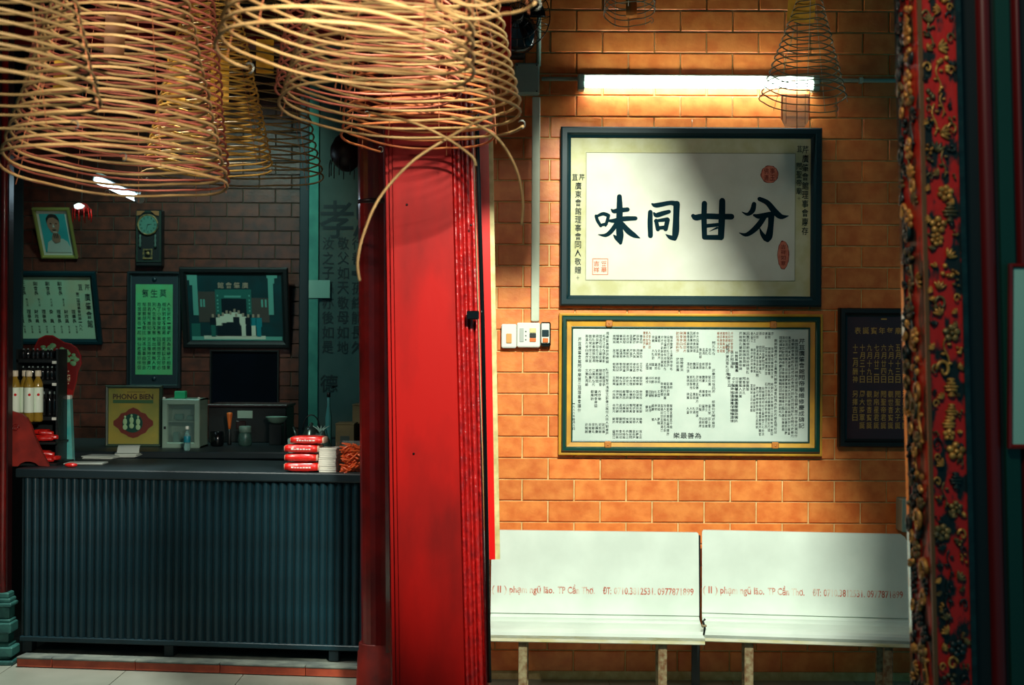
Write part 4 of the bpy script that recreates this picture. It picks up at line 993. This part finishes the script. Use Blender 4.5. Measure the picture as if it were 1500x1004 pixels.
D = DR-.03
jb = thing('junction_box', 'grey green square junction box on the brick wall behind the coil', 'junction box', W(772, 141, DR-.012))
X = lambda px: (px-772)*k
MB().box(X(753), X(790), -.05, 0, 0, 46*k, bv=.008).build('box_body', TEALG, jb)
cvr = MB().box(X(755), X(788), -.056, -.05, 2*k, 44*k, bv=.004).build('cover', TEALG, jb)
for q_ in ((757, 4), (786, 4), (757, 42), (786, 42)): MB().ell((X(q_[0]), -.057, q_[1]*k), (.004, .002, .004)).build('screw', BLACK, cvr)
tag(MB().box(-.02, .02, -.018, 0, 0, (471-142)*k, bv=.005).build('cable_trunking', GREYP), 'pale upright cable trunking running down to the wall switches', 'conduit').location = W(783.8, 471, DR-.012)
up = thing('upper_conduit', 'pale upright pipe rising above the junction box', 'pipe', W(789, 97, DR-.03)); MB().tube([(0,0,0), (0,0,4.3-up.location.z)], .011, 8).build('pipe_length', TEALG, up)
# switches
sw = thing('light_switch', 'small white wall plate with amber rocker, nearest the square pillar', 'switch', W(745.5, 510, DR-.012))
MB().box(-11*k, 11*k, -.035, 0, 0, 35*k, bv=.006).build('plate', WHITEP, sw)
MB().box(-4*k, 4*k, -.04, -.034, 7*k, 21*k, bv=.003).build('rocker', mat('amber rocker', (220, 160, 90), .4), sw)
s2 = thing('power_socket', 'square white double plate in the middle of three wall fittings', 'socket', W(774, 509, DR-.012))
MB().box(-17*k, 17*k, -.04, 0, 0, 36*k, bv=.006).build('plate', WHITEP, s2)
MB().box(-13*k, -7*k, -.044, -.039, 8*k, 28*k, bv=.002).build('blank_module', GREYPL, s2)
MB().box(1.5*k, 11*k, -.044, -.039, 21*k, 28*k, bv=.002).build('cream_rocker', CREAM, s2)
MB().box(1.5*k, 11*k, -.044, -.039, 14*k, 20.5*k, bv=.002).build('socket_insert', BLACK, s2)
MB().box(1.5*k, 11*k, -.044, -.039, 8*k, 13.5*k, bv=.002).build('amber_rocker', ORANGEP, s2)
for z_ in (11, 17, 23): MB().ell((-4*k, -.041, z_*k), (.003, .002, .004)).build('pin_hole', BLACK, s2)
s3 = thing('circuit_breaker', 'narrow black breaker with white face and orange lever beside the frame', 'breaker', W(799, 508, DR-.012))
MB().box(-7.5*k, 7.5*k, -.04, 0, 0, 36*k, bv=.008).build('case', BLACKG, s3)
MB().box(-6.5*k, 5.5*k, -.046, -.038, 5*k, 34*k, bv=.003).build('face', WHITEP, s3)
MB().box(-5.5*k, 4.5*k, -.050, -.045, 14.5*k, 24.5*k, bv=.004).build('dark_window', FRAMEB, s3)
MB().box(-4.5*k, 3.5*k, -.051, -.045, 6*k, 12.5*k, bv=.002).build('orange_lever', ORANGEP, s3)
# round black wall fan / speaker above
fn = thing('wall_fan', 'black round wall fan above the junction box, half hidden by coil', 'fan', W(757, 60, DR-.03))
MB().box(-.04, .04, -.05, .02, -.09, .09, bv=.01).build('bracket', BLACK, fn)
MB().lathe([(.04, -.05), (.09, -.08), (.10, -.14), (.07, -.17), (.02, -.18)], 20, (0, 0, 0), axis='Y').build('motor_housing', BLACKG, fn)
fc = Vector((.0, -.24, .06))
for R_ in (.06, .11, .155):
    MB().tube([(fc.x+R_*cos(a), fc.y-.03*(1-R_/.16), fc.z+R_*sin(a)) for a in [2*pi*i/32 for i in range(33)]], .0025, 5, cap=False).build('guard_ring', BLACKG, fn)
b = MB()
for i in range(24):
    a = 2*pi*i/24; b.tube([(fc.x+.03*cos(a), fc.y-.03, fc.z+.03*sin(a)), (fc.x+.155*cos(a), fc.y, fc.z+.155*sin(a)), (fc.x+.12*cos(a), fc.y+.06, fc.z+.12*sin(a)), (fc.x+.05*cos(a), fc.y+.075, fc.z+.05*sin(a))], .0016, 4)
b.build('guard_wires', BLACKG, fn)
for i in range(3):
    a0 = 2*pi*i/3
    vs = []
    for j in range(5):
        a = a0+j*.2
        for r_1 in (.025, .085, .135): vs.append((fc.x+r_1*cos(a), fc.y+.02+.008*j, fc.z+r_1*sin(a)))
    MB().add(vs, [(j*3+i_, j*3+i_+1, j*3+i_+4, j*3+i_+3) for j in range(4) for i_ in range(2)], 0, True).build('blade', TEALD, fn)
MB().lathe([(.028, -.29), (.03, -.27), (.03, -.21)], 14, (fc.x, 0, fc.z), axis='Y').build('hub', BLACK, fn)
MB().stroke([(W(750,35,6.1).x-fn.location.x, .25-.0+.0, .004)]*2, -.30) if False else None
MB().tube([(.02, -.15, -.06), (.075, -.06, -.03), (.11, .0, .14), (.11, .0, .5)], .004, 5).build('cable', BLACK, fn)
rb = thing('red_wall_box', 'small glossy red box mounted behind the coil beside the fan', 'box', W(738, 50, 6.0)); MB().box(-.035, .035, -.04, .04, -.1, .12, bv=.008).build('box_body', REDB, rb)
MB().box(-.02, .02, .04, DR-6.0-.012, -.01, .02).build('mounting_arm', BLACK, rb)
# dark box at the far right end of the bench
db = tag(MB().box(-.05, .06, -.10, 0, 0, 48*k, bv=.006).build('meter_box', TEALG), 'small dark green box on the bricks above the bench end', 'box'); db.location = W(1327, 776, DR-.012)

# ------------------------------------------------------------------ benches
def bench(x0p, x1p, dl_, dr_, label, rusty, name='bench'):
    a = W(x0p, 776, dl_); b_ = W(x1p, 787, dr_)
    v = b_-a; ya = math.atan2(v.y, v.x); Lb = math.hypot(v.x, v.y)
    o = thing(name, label, 'bench', (a.x, a.y, 0), (0, 0, ya))
    zt_ = a.z; zs_ = W(x0p, 906, dl_-.10).z
    th = .03
    # back rest: slightly reclined sheet
    def prof_mesh(pts, mi=0):
        n = len(pts); vs = [(x, y, z) for x in (0.004, Lb-.004) for y, z in pts]
        return vs, [(i, i+1, n+i+1, n+i) for i in range(n-1)] + [(i+0, n+i, n+i+1, i+1) for i in []]
    r = .02
    bk = [(r, zt_-.0), (0, zt_-.006), (-.012, zt_-.03), (-.03, zt_-.2), (-.045, zs_+.05)]
    yb0 = -.05
    b = MB(); 
    outl = [(.004, zs_+.02), (Lb-.004, zs_+.02), (Lb-.004, zt_-.01-.025*rusty), (Lb-.006-.008*rusty, zt_-.004-.008*rusty), (Lb-.012-.02*rusty, zt_), (.012, zt_), (.006, zt_-.004), (.004, zt_-.01)]
    b.prism(outl, -.02, .0)
    sh = lambda v: (v[0], v[1]-(zt_-v[2])*.13, v[2])
    b.v = [sh(v) for v in b.v]
    b.build('backrest', WHITEB, o)
    yb = -(zt_-zs_)*.13
    # seat: shallow dished sheet with a rolled front lip
    sd = .30
    P = [(yb, zs_+.02), (yb-.03, zs_+.004), (yb-.1, zs_-.002), (yb-sd+.05, zs_+.004), (yb-sd+.02, zs_+.002), (yb-sd+.004, zs_-.008), (yb-sd, zs_-.022)]
    fl = [(yb-sd, zs_-.022), (yb-sd, zs_-.05), (yb-sd+.012, zs_-.056), (yb-sd+.02, zs_-.05), (yb-sd+.02, zs_-.03)]
    for nm, pp, mm, ex in (('seat', P, WHITEB, [(y_+.0, z_-.014) for y_, z_ in P[::-1]]), ('front_lip', fl, BENCHE, [])):
        pg = pp+ex; n = len(pg); b = MB()
        vs = [(x, y_, z_) for x in (.004, Lb-.004) for y_, z_ in pg]
        fs = [(i, (i+1) % n, n+(i+1) % n, n+i) for i in range(n)]+[tuple(range(n-1, -1, -1)), tuple(range(n, 2*n))]
        b.add(vs, fs); b.build(nm, mm, o)
    return o, Lb, yb, zs_, zt_, sh, sd
def bench_text(o, x0, x1, zc_, ht, zt_, txts):
    b = MB()
    for t_, a, c_ in txts: line(b, t_, a, c_, zc_, ht, -.0212, 0, .018)
    b.v = [(v[0], v[1]-(zt_-v[2])*.13, v[2]) for v in b.v]
    b.build('red_lettering', TXTR, [x for x in bpy.data.objects if x.parent == o and x.name.startswith('backrest')][0])
o1, Lb1, yb1, zs1, zt1, sh1, sd1 = bench(719.5, 1024, 6.24, 6.19, 'white metal bench nearer the square pillar, faded red print on its back', 0)
o2, Lb2, yb2, zs2, zt2, sh2, sd2 = bench(1027, 1329, 6.19, 6.08, 'white metal bench reaching behind the carved post, yellowed front lip', 1)
kb_ = 6.15/F
for o, Lb, zt_, x0p in ((o1, Lb1, zt1, 719.5), (o2, Lb2, zt2, 1027)):
    xx = lambda px: (px-719.5)/304.5*Lb
    MB().box(Lb-.03, Lb+.008, .012, .04, 0, zt_-.02).build('gap_shade_strip', BLACK, o) if o is o1 else None  # added black strip standing in for the shade between the benches
    bench_text(o, 0, 0, zt_-(862-777)*kb_, 10*kb_, zt_, (('( II )', xx(722), xx(744)), ('phạm ngũ lão.', xx(748), xx(813)), ('TP Cần Thơ.', xx(818), xx(872)), ('ĐT:', xx(884), xx(896)), ('0710.3812531.', xx(900), xx(960)), ('0977871899', xx(963), xx(1015))))
for o, Lb, yb_, zs_, sd_, legs in ((o1, Lb1, yb1, zs1, sd1, (771, 965.5)), (o2, Lb2, yb2, zs2, sd2, (1093, 1288))):
    base = o.location
    for px in legs:
        x_ = (px-(719.5 if o is o1 else 1027))/304.5*Lb
        MB().box(x_-.02, x_+.02, yb_-sd_+.035, yb_-sd_+.065, 0, zs_-.015, bv=.004).build('leg', RUST, o)
        MB().box(x_-.018, x_+.018, yb_-.045, yb_-.02, 0, zs_+.0, bv=.004).build('leg', RUST, o)
        MB().box(x_-.012, x_+.012, yb_-sd_+.06, yb_-.04, zs_-.04, zs_-.016).build('seat_bearer', RUST, o)
        MB().box(x_-.012, x_+.012, -.14, .0, zs_+.02, zs_+.05).build('back_bearer', RUST, o) if False else None
j = thing('bench_joint_clamp', 'small rusty clamp hanging where the two white benches meet', 'clamp', (W(1031, 918, 5.84).x, 5.84, W(1031, 930, 5.84).z))
MB().tube([(0, 0, 0), (.004, -.004, .03), (-.004, -.002, .06), (.006, 0, .07)], .005, 6).build('clamp_rod', BLACK, j)
MB().box(-.012, .012, -.01, .004, .035, .045, bv=.003).build('clamp_nut', RUST, j)

# ------------------------------------------------------------------ carved gilded post at the right
XC, YC = (1343-750)*3.0/F, 3.0
LEAN = .030
cpz = lambda z: (1.0*(H+.79-z))*LEAN
cp = thing('carved_post', 'slim post densely carved with gilt flowers and scrolls over red', 'post', (XC, YC, 0))
def lean_mb(b): b.v = [(v[0]+cpz(v[2]), v[1], v[2]) for v in b.v]; return b
FW = .095; SD = .17
def colbox(nm, x0_, x1_, y0_, y1_, m, seg=8):
    b = MB()
    for i in range(1): b.box(x0_, x1_, y0_, y1_, 0, 4.3)
    lean_mb(b).build(nm, m, cp)
colbox('core', .004, FW, .004, SD, BLACK)
colbox('front_ground', .004, FW-.012, -.001, .006, REDC)
colbox('side_ground', -.001, .006, .02, SD-.02, REDC)
colbox('corner_moulding', -.004, .005, -.006, .004, mat('worn gilt strip', (120, 84, 52), .4, metal=.3))
colbox('far_edge_strip', -.006, .004, SD-.02, SD, mat('glossy teal strip', (24, 58, 60), .1, coat=1))
colbox('right_edge_strip', FW-.012, FW, -.006, .004, TEALC)
rr = random.Random(21)
def ornament(kind, u, z, sz, face, m):
    """small relief piece modelled in (a, b, out), laid on the front or the side face"""
    b = MB()
    if kind == 'carved_flower':
        n_ = rr.choice((5, 6))
        for i in range(n_):
            a = 2*pi*i/n_+.3; b.ell((cos(a)*sz*.55, sin(a)*sz*.55, .004), (sz*.36, sz*.36, .006), 0, 8, 5)
        b.ell((0, 0, .008), (sz*.24, sz*.24, .006), 0, 8, 5)
    elif kind == 'carved_scroll':
        s_ = rr.choice((-1, 1))
        pts = [(s_*(sz*(1-.06*i)*cos(i*.5))*.7, (sz*(1-.06*i)*sin(i*.5)), .004+.0004*i) for i in range(14)]
        b.tube(pts, [sz*.20*(1-.03*i) for i in range(14)], 6)
    elif kind == 'carved_leaf':
        a = rr.uniform(0, pi); 
        for i in range(4):
            t = (i-1.5)*.55; M = Matrix.Rotation(a+t*.9, 3, 'Z')
            b.ell(M @ Vector((sz*.5, 0, 0)) + Vector((0, 0, .003+.001*i)), (sz*.55, sz*.17, .005), 0, 8, 5, M=M)
    elif kind == 'carved_vase':
        for r_, z_ in ((.45, -.9), (.3, -.7), (.75, -.35), (.85, 0), (.55, .35), (.25, .55), (.45, .75)):
            b.ell((0, z_*sz, .003), (r_*sz, sz*.2, .008), 0, 10, 5)
    elif kind == 'carved_stem':
        b.tube([(sz*.25*sin(i*.8), -sz*1.6+i*sz*.4, .004) for i in range(9)], sz*.10, 5)
        for i in range(3): b.ell((sz*.3*(-1)**i, -sz+i*sz*.9, .004), (sz*.26, sz*.16, .005), 0, 8, 5)
    else:
        for i in range(5): b.ell((rr.uniform(-.6, .6)*sz, rr.uniform(-.7, .7)*sz, .004), (sz*.26, sz*.26, .006), 0, 8, 5)
    if face == 'front': b.v = [(u+v[0], -.001-v[2], z+v[1]) for v in b.v]
    else: b.v = [(-.001-v[2], u-v[0], z+v[1]) for v in b.v]; 
    lean_mb(b).build(kind, m, cp)
kinds = ['carved_flower', 'carved_scroll', 'carved_leaf', 'carved_stem', 'carved_cluster', 'carved_flower', 'carved_leaf', 'carved_vase']
z = .76
while z < 2.6:
    sz = rr.uniform(.016, .026); dim = z < 1.35  # lower ornaments get darker materials to paint in the falling light
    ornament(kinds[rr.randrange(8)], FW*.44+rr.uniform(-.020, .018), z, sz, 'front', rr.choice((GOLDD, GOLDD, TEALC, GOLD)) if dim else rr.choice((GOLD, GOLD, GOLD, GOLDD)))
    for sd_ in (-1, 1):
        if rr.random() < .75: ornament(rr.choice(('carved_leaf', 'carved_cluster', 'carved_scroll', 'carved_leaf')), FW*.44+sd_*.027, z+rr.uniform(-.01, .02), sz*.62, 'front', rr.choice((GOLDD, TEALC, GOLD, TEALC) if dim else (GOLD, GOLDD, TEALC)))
    z += sz*rr.uniform(1.2, 1.9)
z = .76
while z < 2.6:
    sz = rr.uniform(.024, .036); dim = z < 1.35  # same painted fall-off on the side face
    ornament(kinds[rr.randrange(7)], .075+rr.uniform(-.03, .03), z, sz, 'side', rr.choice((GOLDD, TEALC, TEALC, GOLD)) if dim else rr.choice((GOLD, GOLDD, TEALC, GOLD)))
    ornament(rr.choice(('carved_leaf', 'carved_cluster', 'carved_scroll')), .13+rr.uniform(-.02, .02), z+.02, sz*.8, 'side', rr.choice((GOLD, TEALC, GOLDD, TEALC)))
    z += sz*rr.uniform(.9, 1.3)
# dark door leaf to the right of the carved post
dr = struct(lean_mb(MB().box(XC+FW, XC+FW+1.4, YC+.05, YC+.12, 0, 4.3)).build('door_1', BLACK))
def strip(nm, x0_, x1_, m, rnd=True, o_=.0):
    b = MB(); n_ = 8; xa, xb = (x0_-750)*(YC+.05)/F, (x1_-750)*(YC+.05)/F; vs = []
    for z_ in (0, 4.3):
        for i in range(n_+1): a = pi*i/n_; vs.append(((xa+xb)/2-(xb-xa)/2*cos(a), YC+.05-o_-(.018*sin(a) if rnd else (.01 if 0 < i < n_ else 0)), z_))
    b.add(vs, [(i, i+1, n_+2+i, n_+1+i) for i in range(n_)], 0, rnd)
    lean_mb(b).build(nm, m, dr)
strip('red_bead', 1426, 1447, mat('deep red bead', (92, 16, 18), .4)); strip('green_stile', 1452, 1474, mat('deep green stile', (10, 58, 50), .4), False); strip('red_bead', 1478, 1490, mat('deep red bead', (0,0,0)))
nt = thing('framed_notice', 'pale turquoise notice in a dark red frame at the picture edge', 'notice', (W(1560, 660, 2.98).x, 2.98+.05, W(1560, 660, 2.98).z)) 
kn = 2.98/F
MB().rectframe(-73*kn, 73*kn, 0, 275*kn, [(0, 0), (0, -.012), (.006, -.014), (.010, -.01), (.010, 0)]).build('frame', REDD, nt)
MB().box(-70*kn, 70*kn, -.006, -.001, 3*kn, 272*kn).build('sheet', mat('pale turquoise sheet', (150, 206, 192), .4), nt)
nt['label'] = 'pale turquoise notice in a dark red frame on the dark door'

# ------------------------------------------------------------------ incense coils
def coil(label, cx, cy, d, half, slope, space, thick, m, tilt=5, roll=0, wob=.006, rmin=.12, strings=5, tagm=None, tagat=None, seed=0, phase=0., hmax=1.6, ends=None, thread=THREAD, group=None, rod_end=True, reach=None):
    rr = random.Random(seed*7+1)
    k = d/F; o = thing('incense_coil', label, 'incense coil', W(cx, cy, d), (-radians(tilt), radians(roll), 0))
    R0 = half*k; sp_ = space*k; hh = min(hmax, (R0-rmin*R0)/max(slope, .01), 4.15-o.location.z)
    turns = hh/sp_; seg = 40; n_ = int(turns*seg); pts = []
    ph = [rr.uniform(0, 6.28) for _ in range(5)]
    rw = [rr.uniform(-1, 1) for _ in range(int(turns)+4)]; tw_ = [rr.uniform(-1, 1) for _ in range(int(turns)+4)]
    for i in range(n_+1):
        a = 2*pi*i/seg+phase; t = i/seg; q_ = int(t); fr = t-q_
        jr = rw[q_]*(1-fr)+rw[q_+1]*fr; jt = tw_[q_]*(1-fr)+tw_[q_+1]*fr
        zz = sp_*t + wob*(sin(a+ph[0])*jt + .5*sin(2*a+ph[1])) - .35*sp_*abs(sin(a*strings/2))*.6
        r_ = (R0 - slope*(sp_*t))*(1+.012*jr+.010*sin(3*a+ph[2]))
        pts.append((r_*cos(a), r_*sin(a), zz))
    b = MB(); b.tube(pts, thick*k/2, 5)
    b.build('incense_rod', m, o)
    b = MB()
    for s_ in range(strings):
        a = 2*pi*(s_+.25)/strings+phase; 
        pp = [((R0-slope*h_+.002)*cos(a), (R0-slope*h_+.002)*sin(a), h_-.01) for h_ in [hh*i/6 for i in range(7)]]+[(0, 0, hh+.10)]
        b.tube(pp, .0011, 4)
    b.build('suspension_thread', thread, o)
    ap = Vector((0, 0, hh+.10))
    inv = o.rotation_euler.to_matrix().inverted(); topw = inv @ Vector((0, 0, 4.3-o.location.z-ap.z*.98))
    MB().tube([ap, ap+topw], .002, 4).build('hanging_cord', WIRE, o)
    if tagm:
        for q_, w_, h_ in tagat:
            c_ = inv @ (W(q_[0], q_[1], d)-o.location)
            g = MB(); n_ = 6
            vs = []
            for i in range(n_+1):
                u = i/n_-.5
                for z_ in (-h_*k/2, h_*k/2): vs.append((c_.x+u*w_*k, c_.y+.012*cos(u*3), c_.z+z_))
            g.add(vs, [(2*i, 2*i+2, 2*i+3, 2*i+1) for i in range(n_)], 0, True)
            g.add([(v[0], v[1]+.002, v[2]) for v in vs], [(2*i+1, 2*i+3, 2*i+2, 2*i) for i in range(n_)], 0, True)
            g.build('paper_tag', tagm, o); MB().tube([(c_.x, c_.y+.012, c_.z+h_*k/2), tuple(ap)], .0012, 4).build('tag_thread', thread, o)
    # small wire hooks at the lowest ring
    a = phase; b = MB()
    b.tube([(R0*cos(a)+.01*sin(t_), R0*sin(a), -.012*cos(t_)+.0) for t_ in [pi*i/6 for i in range(9)]], .0016, 4)
    b.build('wire_clip', WIRE, o)
    if ends:
        for e_, d_ in ends:
            P = [inv @ (W(q_[0], q_[1], d_ + q_[2])-o.location) for q_ in e_]
            S_ = []
            for i in range(len(P)-1):
                p0, p1, p2, p3 = P[max(i-1,0)], P[i], P[i+1], P[min(i+2, len(P)-1)]
                for j_ in range(6):
                    t = j_/6; S_.append(.5*((2*p1)+(-p0+p2)*t+(2*p0-5*p1+4*p2-p3)*t*t+(-p0+3*p1-3*p2+p3)*t**3))
            S_.append(P[-1])
            MB().tube(S_, thick*k/2, 6).build('loose_end', m, o)
    return o
coil('big tan incense coil hanging lowest over the portrait and clock', 166, 262, 3.9, 163, .25, 16.5, 4.6, TAN, tilt=4.5, roll=1.5, tagm=CARDB, tagat=[((168, 52), 30, 62)], seed=1, phase=-1.2)
coil('wide pink incense coil just behind the big tan one', 178, 262, 4.75, 156, .13, 13, 3.8, PINK, tilt=3, roll=2, seed=2, phase=2.0, tagm=CARD, tagat=[((88, 112), 20, 50)], hmax=1.4)
coil('golden incense coil with tightly spaced rings beside the tan coil', 306, 243, 5.45, 92, .22, 8.3, 3.2, YEL, tilt=3, seed=3, phase=.4, tagm=CARD, tagat=[((322, 112), 27, 78), ((258, 116), 27, 72)], hmax=1.2)
coil('thin open olive coil hanging farthest back beside the inscribed panel', 342, 262, 6.2, 133, .24, 11.8, 2.8, BRN, tilt=1, seed=4, phase=3.0, tagm=CARD, tagat=[((388, 82), 26, 50)], hmax=1.4)
coil('large pale tan coil in front of the red pillar top', 588, 168, 3.6, 180, .26, 14, 4.2, TAN, tilt=2.5, roll=2, seed=5, phase=.2, hmax=1.4,
     ends=[([(740, 165, .3), (700, 178, .1), (648, 207, 0), (600, 240, 0), (556, 290, 0), (532, 345, 0), (524, 385, 0), (527, 412, 0)], 3.55), ([(540, 165, .2), (600, 178, .05), (650, 200, 0), (690, 228, 0), (697, 243, 0)], 3.52), ([(660, 170, .1), (705, 186, 0), (735, 210, 0), (757, 250, 0), (766, 295, 0), (764, 330, 0)], 3.65)])
coil('thick tan coil tilting down towards the pillar, nearest the middle', 506, 92, 2.85, 188, .10, 20, 5.4, TAN, tilt=3, roll=6, seed=6, phase=2.6, hmax=.8)
coil('short orange coil low against the red pillar front', 614, 204, 4.93, 112, .06, 12, 3.8, ORG, tilt=2, roll=1, seed=7, phase=2.2, hmax=.45)
coil('dark olive incense coil hanging closest beside the red door post', -38, 150, 2.9, 178, .24, 17.5, 4.8, BRN, tilt=3, seed=8, phase=1.0, hmax=1.0)
coil('pink incense coil behind the thick tan one, before the pillar', 540, 138, 4.33, 134, .10, 12, 3.6, PINK, tilt=3, roll=1, seed=9, phase=1.7, hmax=1.1)
coil('narrow tan coil hanging high beside the black wall fan', 712, 2, 2.45, 76, .2, 18, 5.0, TAN, tilt=3, roll=-3, seed=11, phase=.3, hmax=.9)
# two fine coils against the brick wall
coil('fine grey wire-thin coil with yellow tag before the tube lamp', 1176, 148, 5.2, 64, .30, 10, 1.9, GRYI, tilt=3, roll=4, seed=13, phase=.5, tagm=CARD, tagat=[((1174, 12), 40, 40)], hmax=.55, thread=mat('white thread', (190, 190, 170), .7), rmin=.3)
coil('fine brown coil bottom hanging high above the framed scroll', 922, 22, 5.3, 38, .05, 9, 1.6, GRYI, tilt=10, seed=14, phase=.5, tagm=mat('orange paper card', (200, 120, 50), .7), tagat=[((925, 6), 16, 40)], hmax=.3, thread=mat('white thread', (0,0,0)))
# grey card hanging on a string below the tube lamp
hc = thing('hanging_card', 'translucent grey card hanging on a string before the frame corner', 'card', W(1165, 186, 5.6))
kk = 5.6/F
MB().prism([(-20*kk, 10*kk), (-15*kk, 0), (14*kk, 0), (20*kk, 10*kk), (21*kk, 48*kk), (-21*kk, 48*kk)], -.003, .003).build('card', mat('grey rice paper', (200, 190, 176), .7, alpha=.45), hc)
b = MB()
for s_ in (-1, 1): b.box(s_*14*kk-.001, s_*14*kk+.001, -.0045, -.003, 4*kk, 48*kk); b.box(s_*20*kk-.003, s_*20*kk+.003, -.005, .004, 10*kk, 48*kk, 1)
b.build('card_edge', [mat('dark thread line', (70, 60, 60), .7), ORANGEP], hc)
MB().tube([(.005, -.006, -4*kk), (.003, -.006, 4.3-hc.location.z)], .0016, 4).build('string', BLACK, hc)
